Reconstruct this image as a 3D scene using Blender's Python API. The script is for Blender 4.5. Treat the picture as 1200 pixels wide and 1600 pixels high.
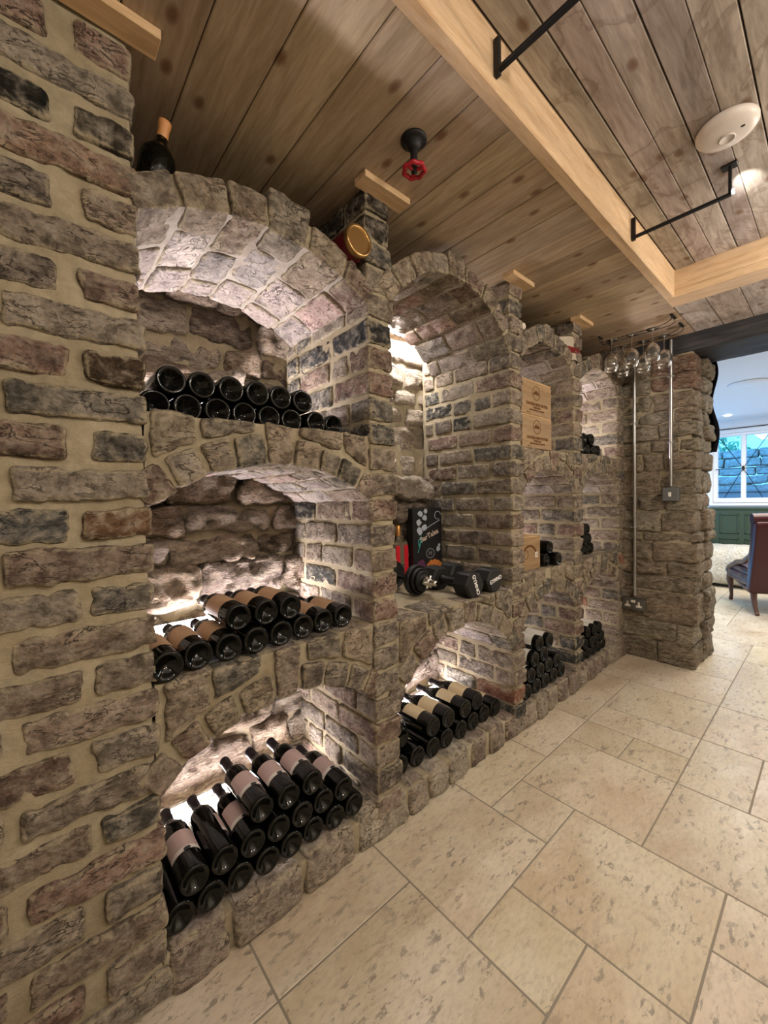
import bpy, math, random
import numpy as np
from mathutils import Vector, Matrix

for o in list(bpy.data.objects): bpy.data.objects.remove(o)
S = bpy.context.scene
COL = S.collection

# ------------------------------------------------------------------ camera
YAW, PITCH, ROLL, FPX = 8.48049391e-01, 3.10492474e-02, -2.17078808e-02, 628.06
CAM = Vector((1.05, 0.0, 1.183))
fw = Vector((-math.sin(YAW)*math.cos(PITCH), math.cos(YAW)*math.cos(PITCH), -math.sin(PITCH)))
rt = Vector((math.cos(YAW), math.sin(YAW), 0)); up = rt.cross(fw)
r2 = rt*math.cos(ROLL)+up*math.sin(ROLL); u2 = -rt*math.sin(ROLL)+up*math.cos(ROLL)
cd = bpy.data.cameras.new('camera'); cam = bpy.data.objects.new('camera', cd); COL.objects.link(cam)
cd.sensor_fit = 'HORIZONTAL'; cd.sensor_width = 36; cd.lens = FPX/1200*36; cd.clip_start = .02
M = Matrix((r2, u2, -fw)).transposed().to_4x4(); M.translation = CAM
cam.matrix_world = M
S.camera = cam

# ------------------------------------------------------------------ world, exposure, lamps
S.view_settings.view_transform = 'Standard'; S.view_settings.look = 'None'
S.view_settings.gamma = 1; S.view_settings.use_curve_mapping = False
S.view_settings.exposure = 0.0
W = bpy.data.worlds.new('sky'); S.world = W; W.use_nodes = True
bg = W.node_tree.nodes['Background']; bg.inputs[0].default_value = (.12, .50, 1.0, 1); bg.inputs[1].default_value = 3.3
WARM = (1, .90, .78)
def lamp(name, kind, loc, energy, color=WARM, size=.1, rot=None, sy=None, spot=None, blend=.5):
    L = bpy.data.lights.new(name, kind); L.energy = energy; L.color = color
    if kind == 'AREA':
        L.size = size
        if sy: L.shape = 'RECTANGLE'; L.size_y = sy
    else: L.shadow_soft_size = size
    if kind == 'SPOT': L.spot_size = spot; L.spot_blend = blend
    o = bpy.data.objects.new(name, L); COL.objects.link(o); o.location = loc
    if rot: o.rotation_euler = rot
    return o
# cellar ceiling spots (behind and to the right of the camera, and down the passage)
for i, (x, y, e) in enumerate([(1.50, -.55, 10), (2.0, .7, 31), (1.95, 2.0, 33), (1.2, 2.45, 9)]):
    lamp('ceiling_spot_light', 'POINT', (x, y, (2.20, 2.15, 2.08, 2.12)[i]), e, WARM, .035)
lamp('room_bounce_light', 'AREA', (1.75, 1.0, 2.15), 9, (1, .92, .82), 1.4, (0, math.radians(10), 0), 2.6)
# far room: white downlights and the daylight at its window
lamp('far_room_light', 'AREA', (1.0, 5.3, 2.13), 105, (1, .91, .78), 1.8)
lamp('far_window_daylight', 'AREA', (.5, 7.1, 1.5), 3.5, (.45, .68, 1), 1.1, (math.radians(-80), 0, 0), .8)

# ------------------------------------------------------------------ helpers
def tag(o, label=None, cat=None, group=None, kind=None):
    if label: o['label'] = label
    if cat: o['category'] = cat
    if group: o['group'] = group
    if kind: o['kind'] = kind
    return o
def empty(name, loc=(0, 0, 0), label=None, cat=None, group=None, rotz=0, parent=None):
    o = bpy.data.objects.new(name, None); COL.objects.link(o); o.location = loc
    o.rotation_euler = (0, 0, rotz); o.empty_display_size = .05; o.parent = parent
    return tag(o, label, cat, group)
def copy_tree(o, parent=None):
    c = o.copy(); COL.objects.link(c); c.parent = parent
    for ch in list(o.children): copy_tree(ch, c)
    return c

rng = np.random.RandomState(11)
TAB = rng.rand(64, 64, 64).astype(np.float32)
def vnoise(p):
    i = np.floor(p).astype(int); f = p-i; f = f*f*(3-2*f)
    i &= 63; j = (i+1) & 63
    x0, y0, z0 = i.T; x1, y1, z1 = j.T; fx, fy, fz = f.T
    a = TAB[x0, y0, z0]*(1-fx)+TAB[x1, y0, z0]*fx; b = TAB[x0, y1, z0]*(1-fx)+TAB[x1, y1, z0]*fx
    c = TAB[x0, y0, z1]*(1-fx)+TAB[x1, y0, z1]*fx; d = TAB[x0, y1, z1]*(1-fx)+TAB[x1, y1, z1]*fx
    return ((a*(1-fy)+b*fy)*(1-fz)+(c*(1-fy)+d*fy)*fz)*2-1
def fbm(p, octs=3):
    s = 0; a = 1
    for k in range(octs): s = s+a*vnoise(p*(2.03**k)+k*7.3); a *= .5
    return s

class MB:
    """collects quads / polygons into one mesh"""
    def __init__(s): s.v = []; s.f = []; s.n = 0; s.mi = []; s.c = []; s.sm = []; s.e = []
    def add(s, v, f, mi=0, c=(.5, .5, .5, .5), smooth=False, e=None):
        v = np.asarray(v, float); s.e.append(np.ones(len(v), np.float32) if e is None else e.astype(np.float32)); s.v.append(v)
        if isinstance(f, np.ndarray): f = (f+s.n).tolist()
        else: f = [[a+s.n for a in q] for q in f]
        s.f += f; s.mi += [mi]*len(f); s.sm += [smooth]*len(f)
        s.c.append(np.tile(np.array(c, np.float32), (len(v), 1))); s.n += len(v)
    def box(s, a, b, mi=0, bev=0, c=(.5,)*4, smooth=None, rot=None, org=None):
        a = np.minimum(a, b).astype(float) if False else np.array(a, float); b = np.array(b, float)
        lo = np.minimum(a, b); hi = np.maximum(a, b)
        if bev <= 0:
            v = np.array([[x, y, z] for x in (lo[0], hi[0]) for y in (lo[1], hi[1]) for z in (lo[2], hi[2])])
            f = [[0, 1, 3, 2], [4, 6, 7, 5], [0, 4, 5, 1], [2, 3, 7, 6], [0, 2, 6, 4], [1, 5, 7, 3]]
        else:
            bev = min(bev, (hi-lo).min()*.49)
            v = []; ctr = (lo+hi)/2; ids = {}
            for ix in (0, 1):
                for iy in (0, 1):
                    for iz in (0, 1):
                        cn = np.array([(lo, hi)[ix][0], (lo, hi)[iy][1], (lo, hi)[iz][2]])
                        sg = np.array([ix, iy, iz])*2-1
                        for ax in range(3):
                            q = cn-sg*bev; q[ax] = cn[ax]; ids[(ix, iy, iz, ax)] = len(v); v.append(q)
            f = []
            for ax in range(3):
                u, w = (ax+1) % 3, (ax+2) % 3
                for sd in (0, 1):
                    q = []
                    for a1, a2 in ((0, 0), (1, 0), (1, 1), (0, 1)):
                        k = [0]*3; k[ax] = sd; k[u] = a1; k[w] = a2; q.append(ids[(*k, ax)])
                    f.append(q if sd else q[::-1])
                for a1 in (0, 1):
                    for a2 in (0, 1):
                        k0 = [0]*3; k1 = [0]*3; k0[ax] = 0; k1[ax] = 1; k0[u] = k1[u] = a1; k0[w] = k1[w] = a2
                        q = [ids[(*k0, u)], ids[(*k1, u)], ids[(*k1, w)], ids[(*k0, w)]]
                        f.append(q if (a1 != a2) else q[::-1])
            for ix in (0, 1):
                for iy in (0, 1):
                    for iz in (0, 1):
                        q = [ids[(ix, iy, iz, k)] for k in range(3)]
                        f.append(q if (ix+iy+iz) % 2 else q[::-1])
            v = np.array(v)
        if rot is not None:
            o = np.array(org if org is not None else (lo+hi)/2); v = (v-o)@np.array(Matrix(rot).to_3x3() if not isinstance(rot, np.ndarray) else rot).T+o
        s.add(v, f, mi, c, bool(smooth))
    def grid(s, P, mi=0, c=(.5,)*4, smooth=True, closed_u=False, closed_v=False):
        P = np.asarray(P, float); nu, nv = P.shape[:2]
        idx = np.arange(nu*nv).reshape(nu, nv)
        iu = nu if closed_u else nu-1; iv = nv if closed_v else nv-1
        f = []
        for i in range(iu):
            for j in range(iv):
                f.append([idx[i, j], idx[(i+1) % nu, j], idx[(i+1) % nu, (j+1) % nv], idx[i, (j+1) % nv]])
        s.add(P.reshape(-1, 3), f, mi, c, smooth)
    def lathe(s, prof, n=32, mi=0, c=(.5,)*4, ax='z', org=(0, 0, 0), a0=0, a1=2*math.pi):
        full = abs(a1-a0-2*math.pi) < 1e-6
        t = np.linspace(a0, a1, n, endpoint=not full)
        P = np.zeros((len(prof), n, 3))
        for i, (r, z) in enumerate(prof):
            P[i, :, 0] = r*np.cos(t); P[i, :, 1] = r*np.sin(t); P[i, :, 2] = z
        if ax == 'x': P = P[:, :, [2, 0, 1]]
        if ax == 'y': P = P[:, :, [1, 2, 0]]
        P = P+np.array(org)
        P = P.transpose(1, 0, 2)
        s.grid(P, mi, c, True, closed_u=full)
    def tube(s, pts, r, n=10, mi=0, c=(.5,)*4, cap=True):
        pts = [Vector(p) for p in pts]; rings = []
        nx = None
        for i, p in enumerate(pts):
            d = (pts[min(i+1, len(pts)-1)]-pts[max(i-1, 0)]).normalized()
            if nx is None:
                nx = d.orthogonal().normalized()
            nx = (nx-d*nx.dot(d)).normalized(); ny = d.cross(nx)
            rr = r[i] if isinstance(r, (list, tuple)) else r
            rings.append([p+nx*rr*math.cos(a)+ny*rr*math.sin(a) for a in np.linspace(0, 2*math.pi, n, endpoint=False)])
        P = np.array([[list(q) for q in rg] for rg in rings])
        s.grid(P, mi, c, True, closed_v=True)
        if cap:
            s.add(P[0], [list(range(n))], mi, c); s.add(P[-1], [list(range(n))[::-1]], mi, c)
    def build(s, name, mats, parent=None, loc=None, rot=None, attr=False):
        me = bpy.data.meshes.new(name)
        V = np.concatenate(s.v); me.from_pydata(V.tolist(), [], s.f)
        if not isinstance(mats, (list, tuple)): mats = [mats]
        for m in mats: me.materials.append(m)
        me.polygons.foreach_set('material_index', s.mi)
        me.polygons.foreach_set('use_smooth', s.sm)
        if attr:
            a = me.color_attributes.new('tint', 'FLOAT_COLOR', 'POINT')
            a.data.foreach_set('color', np.concatenate(s.c).astype(np.float32).ravel())
            a = me.attributes.new('edge', 'FLOAT', 'POINT'); a.data.foreach_set('value', np.concatenate(s.e))
        me.update()
        o = bpy.data.objects.new(name, me); COL.objects.link(o); o.parent = parent
        if loc is not None: o.location = loc
        if rot is not None: o.rotation_euler = rot
        return o

# ------------------------------------------------------------------ materials
def mat(name, col=(.5, .5, .5), rough=.5, metal=0, spec=.5, emit=None, es=0, trans=0, ior=1.45, coat=0):
    m = bpy.data.materials.new(name); m.use_nodes = True; b = m.node_tree.nodes['Principled BSDF']
    b.inputs['Base Color'].default_value = (*col, 1); b.inputs['Roughness'].default_value = rough
    b.inputs['Metallic'].default_value = metal; b.inputs['Specular IOR Level'].default_value = spec
    b.inputs['Transmission Weight'].default_value = trans; b.inputs['IOR'].default_value = ior
    b.inputs['Coat Weight'].default_value = coat
    if emit: b.inputs['Emission Color'].default_value = (*emit, 1); b.inputs['Emission Strength'].default_value = es
    return m
class NT:
    def __init__(s, m): s.t = m.node_tree; s.b = s.t.nodes['Principled BSDF']
    def n(s, typ, **k):
        x = s.t.nodes.new(typ)
        for a, v in k.items():
            if a.startswith('i_'):
                key = a[2:]; key = int(key) if key.isdigit() else key.replace('_', ' ')
                if isinstance(v, bpy.types.NodeSocket): s.t.links.new(v, x.inputs[key])
                else: x.inputs[key].default_value = v
            else: setattr(x, a, v)
        return x
    def l(s, a, b): s.t.links.new(a, b)
    def noise(s, vec, scale, detail=4, rough=.5, w=None, dist=0):
        x = s.n('ShaderNodeTexNoise', noise_dimensions='4D' if w is not None else '3D')
        s.l(vec, x.inputs['Vector']); x.inputs['Scale'].default_value = scale; x.inputs['Detail'].default_value = detail
        x.inputs['Roughness'].default_value = rough; x.inputs['Distortion'].default_value = dist
        if w is not None: s.l(w, x.inputs['W'])
        return x.outputs[0]
    def ramp(s, v, stops, interp='LINEAR'):
        x = s.n('ShaderNodeValToRGB'); s.l(v, x.inputs[0]); r = x.color_ramp; r.interpolation = interp
        while len(r.elements) < len(stops): r.elements.new(.5)
        for e, (p, c) in zip(r.elements, stops):
            e.position = p; e.color = (c, c, c, 1) if not isinstance(c, (tuple, list)) else (*c, 1)
        return x.outputs[0]
    def mix(s, f, a, b, mode='MIX'):
        x = s.n('ShaderNodeMix', data_type='RGBA', blend_type=mode)
        for k, v in ((0, f), (6, a), (7, b)):
            if isinstance(v, bpy.types.NodeSocket): s.l(v, x.inputs[k])
            else: x.inputs[k].default_value = v if k == 0 else (*v, 1)
        return x.outputs[2]
    def math(s, op, a, b=0):
        x = s.n('ShaderNodeMath', operation=op)
        for k, v in ((0, a), (1, b)):
            if isinstance(v, bpy.types.NodeSocket): s.l(v, x.inputs[k])
            else: x.inputs[k].default_value = v
        return x.outputs[0]
    def mapping(s, vec, scale=(1, 1, 1), loc=(0, 0, 0), rot=(0, 0, 0)):
        x = s.n('ShaderNodeMapping'); s.l(vec, x.inputs[0]); x.inputs['Scale'].default_value = scale
        x.inputs['Location'].default_value = loc; x.inputs['Rotation'].default_value = rot
        return x.outputs[0]
    def bump(s, h, strength, dist, nrm=None):
        x = s.n('ShaderNodeBump'); s.l(h, x.inputs['Height']); x.inputs['Strength'].default_value = strength
        x.inputs['Distance'].default_value = dist
        if nrm: s.l(nrm, x.inputs['Normal'])
        return x.outputs[0]

def masonry_mat(name, stone=False):
    m = mat(name, rough=.9, spec=.15); t = NT(m)
    pos = t.n('ShaderNodeNewGeometry').outputs['Position']
    at = t.n('ShaderNodeAttribute', attribute_name='tint')
    w = t.math('MULTIPLY', at.outputs['Alpha'], 40)
    v = t.mapping(pos, (1, 1, 2.2) if stone else (1, 1, 1.25))
    n1 = t.noise(v, 9, 5, .6, w, .4); n2 = t.noise(v, 26, 8, .68, w, .3); n3 = t.noise(v, 90, 4, .6)
    c = t.mix(1, at.outputs['Color'], t.ramp(n1, [(.28, .50), (.5, 1.0), (.70, 1.6)]), 'MULTIPLY')
    # lime and mortar smeared over the faces
    sm = t.ramp(n2, [(.47, 0), (.66, 1)])
    c = t.mix(t.math('MULTIPLY', sm, .62), c, (.42, .37, .30))
    ed = t.n('ShaderNodeAttribute', attribute_name='edge').outputs['Fac']
    if not stone:
        em = t.ramp(t.math('SUBTRACT', t.math('MULTIPLY', ed, .55), t.math('SUBTRACT', n2, .5)), [(-.0, 1), (.16, 0)])
        c = t.mix(t.math('MULTIPLY', em, .8), c, (.36, .305, .21))
    dk = t.ramp(n1, [(.3, 1), (.42, 0)])
    c = t.mix(t.math('MULTIPLY', dk, .38), c, (.075, .066, .055))
    c = t.mix(1, c, t.ramp(n3, [(.3, .6), (.5, 1), (.75, 1.2)]), 'MULTIPLY')
    cr = t.noise(t.mapping(pos, (1, 1, 2.6)), 13, 5, .6, w, .8)
    rid = t.math('ABSOLUTE', t.math('SUBTRACT', cr, .5))
    crack = t.ramp(rid, [(.0, 1), (.014, 0)])
    crack = t.math('MULTIPLY', crack, t.ramp(n1, [(.48, 0), (.56, 1)]))
    c = t.mix(t.math('MULTIPLY', crack, .6), c, (.06, .05, .042))
    t.l(c, t.b.inputs['Base Color'])
    pits = t.ramp(n2, [(.28, 0), (.44, 1)])
    h = t.math('ADD', t.math('MULTIPLY', n2, 1.2), t.math('ADD', t.math('MULTIPLY', n3, .35), t.math('SUBTRACT', t.math('MULTIPLY', pits, .45), t.math('MULTIPLY', crack, .8))))
    t.l(t.bump(h, 1.0, .016 if stone else .0105), t.b.inputs['Normal'])
    return m
def mortar_mat(name='lime_mortar', pale=False):
    m = mat(name, rough=.92, spec=.12); t = NT(m)
    pos = t.n('ShaderNodeNewGeometry').outputs['Position']
    n1 = t.noise(pos, 7, 5, .6); n2 = t.noise(pos, 40, 6, .65); n3 = t.noise(t.mapping(pos, (1, 1, 4)), 70, 3, .6)
    c = t.ramp(n1, [(.3, (.265, .218, .142)), (.5, (.335, .285, .195)), (.72, (.41, .36, .26))] if not pale else [(.3, (.27, .23, .19)), (.5, (.335, .295, .25)), (.72, (.40, .365, .32))])
    c = t.mix(1, c, t.ramp(n2, [(.3, .8), (.6, 1.05)]), 'MULTIPLY')
    t.l(c, t.b.inputs['Base Color'])
    t.l(t.bump(t.math('ADD', n2, t.math('MULTIPLY', n3, .5)), .7, .005), t.b.inputs['Normal'])
    return m
M_BRICK = masonry_mat('old_brick'); M_STONE = masonry_mat('rough_sandstone', True); M_MORTAR = mortar_mat(); M_LIMEWASH = mortar_mat('pale_lime_mortar', True)
WALLM = [M_BRICK, M_MORTAR, M_STONE, M_LIMEWASH]

def wood_mat(name, cols, axis='x', knots=.5, rough=.55, scale=1.0, coat=0, flat=False, stain=False):
    m = mat(name, rough=rough, spec=.3, coat=coat); t = NT(m)
    pos = t.n('ShaderNodeTexCoord').outputs['Object']
    at = t.n('ShaderNodeAttribute', attribute_name='tint')
    w = t.math('MULTIPLY', at.outputs['Alpha'], 60)
    st = {'x': (.35, 3.2, 3.2), 'y': (3.2, .35, 3.2), 'z': (3.2, 3.2, .35)}[axis]
    v = t.mapping(pos, tuple(a*scale for a in st))
    n0 = t.noise(v, 2.2, 3, .5, w, 1.5)
    rings = t.noise(v, 14, 5, .6, w, .8)
    fine = t.noise(v, 60, 3, .6, w)
    c = t.ramp(rings, [(.32, cols[0]), (.5, cols[1]), (.7, cols[2])])
    c = t.mix(1, c, t.ramp(n0, [(.3, .80), (.6, 1.08)]), 'MULTIPLY')
    c = t.mix(1, c, t.ramp(fine, [(.3, .88), (.6, 1.04)]), 'MULTIPLY')
    c = t.mix(1, c, at.outputs['Color'], 'MULTIPLY')
    ks = {'x': (4.2, 7.0, 1), 'y': (7.0, 4.2, 1), 'z': (7, 1, 4.2)}[axis]
    kv = t.n('ShaderNodeTexVoronoi', voronoi_dimensions='3D' if flat is False else '2D', feature='F1')
    t.l(t.mapping(pos, ks), kv.inputs['Vector']); kv.inputs['Scale'].default_value = 1.25
    k = t.ramp(kv.outputs['Distance'], [(.05, 1), (.10, .6), (.14, 0)])
    sel = t.n('ShaderNodeSeparateColor'); t.l(kv.outputs['Color'], sel.inputs[0])
    k = t.math('MULTIPLY', k, t.math('GREATER_THAN', sel.outputs[0], .45))
    c = t.mix(t.math('MULTIPLY', k, knots), c, (.15, .075, .04))
    if stain:
        nn = t.noise(t.mapping(pos, (1, .5, 1)), 5.5, 4, .55, None, 1.2)
        band = t.ramp(nn, [(.50, 0), (.565, 1), (.575, .15), (.66, 0)])
        c = t.mix(t.math('MULTIPLY', band, .45), c, (.13, .085, .055))
    t.l(c, t.b.inputs['Base Color'])
    t.l(t.bump(rings, .18, .002), t.b.inputs['Normal'])
    return m
PINE = ((.345, .255, .170), (.44, .340, .240), (.52, .42, .315))
M_PINE = wood_mat('knotty_pine_boards', PINE, 'x', .85, flat=True)
M_BEAMY = wood_mat('pine_trimmer', ((.56, .37, .21), (.66, .475, .30), (.72, .54, .36)), 'y', .6, .4)
M_BEAMX = wood_mat('pine_trimmer_cross', ((.56, .37, .21), (.66, .475, .30), (.72, .54, .36)), 'x', .6, .4)
M_PAD = wood_mat('pale_pine_pad', ((.55, .36, .19), (.66, .46, .27), (.72, .52, .32)), 'y', .3)
GREY = ((.28, .232, .20), (.40, .345, .31), (.50, .445, .41))
M_OLD = wood_mat('weathered_boards', GREY, 'y', .75, .75, flat=True, stain=True)
M_CRATE = wood_mat('wine_crate_wood', ((.50, .30, .14), (.62, .40, .20), (.70, .48, .27)), 'y', .1)
M_DARKOAK = wood_mat('dark_lintel', ((.018, .018, .02), (.032, .032, .035), (.06, .055, .055)), 'x', .5, .6)
M_METAL = mat('galvanised_steel', (.42, .42, .42), .33, .9)
M_BLACKM = mat('black_iron', (.012, .012, .014), .45, .3)
M_CHROME = mat('chrome', (.75, .75, .75), .12, 1)
M_RUBBER = mat('black_rubber', (.012, .012, .012), .55, 0, .4)
M_BLACKGLASS = mat('dark_bottle_glass', (.0015, .002, .0015), .03, 0, .42)
M_CAPS = mat('dark_foil_capsule', (.02, .014, .016), .35, .4)
M_LED = mat('led_diffuser', (1, 1, 1), .5, emit=(1, .92, .96), es=400)
M_LED2 = mat('led_diffuser_dim', (1, 1, 1), .5, emit=(1, .92, .94), es=130)
M_LED3 = mat('led_diffuser_bright', (1, 1, 1), .5, emit=(1, .93, .90), es=850)
M_LED5 = mat('led_diffuser_mid', (1, 1, 1), .5, emit=(1, .92, .96), es=290)
M_LED4 = mat('led_diffuser_low', (1, 1, 1), .5, emit=(1, .92, .95), es=230)
M_LEDBACK = mat('led_channel', (.5, .5, .5), .4, .5)
M_WHITE = mat('white_plastic', (.72, .66, .62), .4)
M_WPAINT = mat('white_paint', (.78, .78, .80), .5)
M_INK = mat('brown_print', (.12, .055, .02), .8, spec=.1)
M_INKB = mat('black_print', (.03, .03, .03), .6)
M_INKW = mat('white_print', (.8, .8, .8), .6)

# ------------------------------------------------------------------ masonry
PAL = [(.200, .155, .120), (.185, .130, .105), (.225, .180, .145), (.25, .195, .155), (.145, .120, .100), (.115, .105, .090),
       (.21, .140, .112), (.19, .155, .122), (.24, .205, .165), (.165, .115, .09)]
VPAL = [(.37, .30, .275), (.33, .28, .26), (.40, .35, .32), (.31, .265, .25), (.38, .27, .24), (.27, .245, .235)]
SPAL = [(.22, .18, .13), (.20, .155, .115), (.25, .20, .15), (.17, .145, .115), (.12, .11, .09)]
def brick_col():
    x = random.random()
    if x < .02: c = (.28, .13, .085)
    elif x < .08: c = (.050, .050, .046)
    else: c = random.choice(PAL)
    k = random.uniform(.85, 1.15)
    return (c[0]*k, c[1]*k, c[2]*k, random.random())
TOPO = {}
def lattice(n):
    if n in TOPO: return TOPO[n]
    nx, ny, nz = n; ids = -np.ones(n, int); pts = []
    for i in range(nx):
        for j in range(ny):
            for k in range(nz):
                if i in (0, nx-1) or j in (0, ny-1) or k in (0, nz-1):
                    ids[i, j, k] = len(pts); pts.append((i, j, k))
    f = []
    for j in range(ny-1):
        for k in range(nz-1):
            f.append([ids[0, j, k], ids[0, j, k+1], ids[0, j+1, k+1], ids[0, j+1, k]])
            f.append([ids[-1, j, k], ids[-1, j+1, k], ids[-1, j+1, k+1], ids[-1, j, k+1]])
    for i in range(nx-1):
        for k in range(nz-1):
            f.append([ids[i, 0, k], ids[i+1, 0, k], ids[i+1, 0, k+1], ids[i, 0, k+1]])
            f.append([ids[i, -1, k], ids[i, -1, k+1], ids[i+1, -1, k+1], ids[i+1, -1, k]])
        for j in range(ny-1):
            f.append([ids[i, j, 0], ids[i, j+1, 0], ids[i+1, j+1, 0], ids[i+1, j, 0]])
            f.append([ids[i, j, -1], ids[i+1, j, -1], ids[i+1, j+1, -1], ids[i, j+1, -1]])
    TOPO[n] = (np.array(pts), np.array(f)); return TOPO[n]
def params(L, r, res):
    r = min(r, L*.45)
    mid = max(1, int(round((L-2*r)/res)))
    t = [0, .35*r, r]+[r+(L-2*r)*i/mid for i in range(1, mid)]+[L-r, L-.35*r, L]
    return np.array(t)
def hexa(mb, C, res=.012, r=.009, amp=.003, freq=28, mi=0, col=None, jit=.003):
    """C: (2,2,2,3) corner array indexed x,y,z: one rounded, worn block"""
    C = np.array(C, float)+np.random.uniform(-jit, jit, (2, 2, 2, 3))
    ex = (C[1]-C[0]).reshape(-1, 3).mean(0); ey = (C[:, 1]-C[:, 0]).reshape(-1, 3).mean(0); ez = (C[:, :, 1]-C[:, :, 0]).reshape(-1, 3).mean(0)
    L = np.array([np.linalg.norm(e) for e in (ex, ey, ez)])
    E = np.array([e/l for e, l in zip((ex, ey, ez), L)])
    rr = min(r, L.min()*.4)
    T = [params(l, rr, res) for l in L]
    pts, f = lattice(tuple(len(t) for t in T))
    q = np.stack([T[a][pts[:, a]] for a in range(3)], 1)
    inner = np.clip(q, rr, L-rr); d = q-inner; dn = d/np.maximum(np.linalg.norm(d, axis=1, keepdims=True), 1e-9)
    p = inner+rr*dn
    u, v, w = (p/L).T[:, :, None]
    P = 0
    for i in (0, 1):
        for j in (0, 1):
            for k in (0, 1):
                P = P+C[i, j, k]*((u if i else 1-u)*(v if j else 1-v)*(w if k else 1-w))
    N = dn@E
    sd = random.uniform(0, 50)
    nz = fbm(P*freq+sd, 4 if mi == 2 else 3)
    nz = np.where(nz < -.35, nz*1.8+.28, nz)      # chips
    P = P+N*(nz*amp)[:, None]
    bd = np.sort(np.minimum(q, L-q), axis=1)[:, 1]
    mb.add(P, f, mi, col or brick_col(), True, np.clip(bd/.03, 0, 1))
def hbox(mb, a, b, **k):
    x0, y0, z0 = a; x1, y1, z1 = b
    C = [[[(x, y, z) for z in (z0, z1)] for y in (y0, y1)] for x in (x0, x1)]
    hexa(mb, C, **k)
MC = (.4, .35, .25, .5)
def core(mb, a, b, res=.02, amp=.0024, freq=18): hbox(mb, a, b, res=res, r=.006, amp=amp, freq=freq, mi=1, col=MC, jit=0)

wall = empty('wall_left'); tag(wall, kind='structure')
ZTOP = 2.222
PITCHZ = .0868
BACK = -.56
def pier(name, y0, y1, res, seed, stretch_front=False):
    random.seed(seed); np.random.seed(seed)
    mb = MB()
    core(mb, (BACK-.02, y0+.0078, 0), (-.007, y1-.0078, ZTOP-.002), res=.025)
    z = 1.438-PITCHZ*17+.012; k = 0
    while z < ZTOP:
        z0 = z+.007+random.uniform(-.002, .002); z1 = z+PITCHZ-.007; z1 = min(z1, ZTOP)
        if z0 < 0: z0 = 0
        if z1-z0 > .02:
            x = 0.004+random.uniform(-.003, .004)
            first = .112 if k % 2 else .215
            ln = first+random.uniform(-.012, .012)
            while x > BACK+.03:
                xe = max(x-ln, BACK)
                bl, br = y0+random.uniform(-.003, .003), y1+random.uniform(-.003, .003)
                cl = None
                if y0 < .9 and z0 > 2.04: cl = (.055, .045, .036, random.random())
                if y0 < .9 and z0 < 1.745 < z1: cl = (.045, .045, .045, random.random())
                hbox(mb, (xe, bl, z0), (x, br, z1), res=res, r=.010, amp=.0040, freq=34, jit=.004, col=cl)
                x = xe-.014; ln = random.choice((.215, .2, .112, .215))+random.uniform(-.012, .012)
        z += PITCHZ; k += 1
    return mb.build(name, WALLM, wall, attr=True)
PIERS = [(.868, .983), (1.752, 1.862), (2.447, 2.560), (3.160, 3.285)]
for i, (a, b) in enumerate(PIERS):
    pier('brick_pier', a, b, (.011, .013, .018, .02)[i], 20+i)
# the broad pier at the near end: long and short quoins
random.seed(5); np.random.seed(5)
mb = MB(); core(mb, (-.60, -1.6, 0), (-.007, .200, ZTOP), res=.02)
z = 1.438-PITCHZ*0-.0842*17; k = 0
OV = {2.01: ((.060, .050, .038), (.022, .022, .018)), 1.93: ((.25, .165, .12), None), 1.48: ((.075, .052, .034), None), 1.13: ((.165, .10, .06), (.085, .085, .08)), 1.04: ((.17, .125, .10), None)}
def ov(z0, z1, w):
    for q, c in OV.items():
        if z0 < q < z1 and c[w]: return (*c[w], random.random())
    c = random.choice(PAL); return (*c, random.random())
while z < ZTOP:
    z0, z1 = max(z+.008, .0), min(z+.0842-.008, ZTOP)
    if z1-z0 > .02:
        x1 = .004+random.uniform(-.002, .004)
        if k % 2 == 0: hbox(mb, (-.11, -.035+random.uniform(-.01, .01), z0), (x1, .210+random.uniform(-.002, .004), z1), res=.0075, r=.011, amp=.0048, freq=36, jit=.005, col=ov(z0, z1, 0)); y = -.058; xs = -.125
        else: hbox(mb, (-.215, .096+random.uniform(-.012, .012), z0), (x1, .208+random.uniform(-.002, .004), z1), res=.0075, r=.011, amp=.0048, freq=36, jit=.005, col=ov(z0, z1, 0)); y = .068+random.uniform(-.02, .012); xs = -.23
        first = True
        while y > -1.55:
            ln = random.choice((.215, .215, .11)) if not first else (.215 if k % 2 else .11); first = False
            hbox(mb, (-.1, y-ln, z0), (.003+random.uniform(-.003, .004), y, z1), res=.0085 if y > -.2 else .03, r=.011, amp=.0048, freq=36, jit=.005, col=ov(z0, z1, 1)); y -= ln+.02
        while xs > -.5:
            hbox(mb, (max(xs-.215, -.58), .1, z0), (xs, .209, z1), res=.025, r=.01, amp=.003); xs -= .23
    z += .0842; k += 1
mb.build('brick_pier', WALLM, wall, attr=True)

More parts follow.
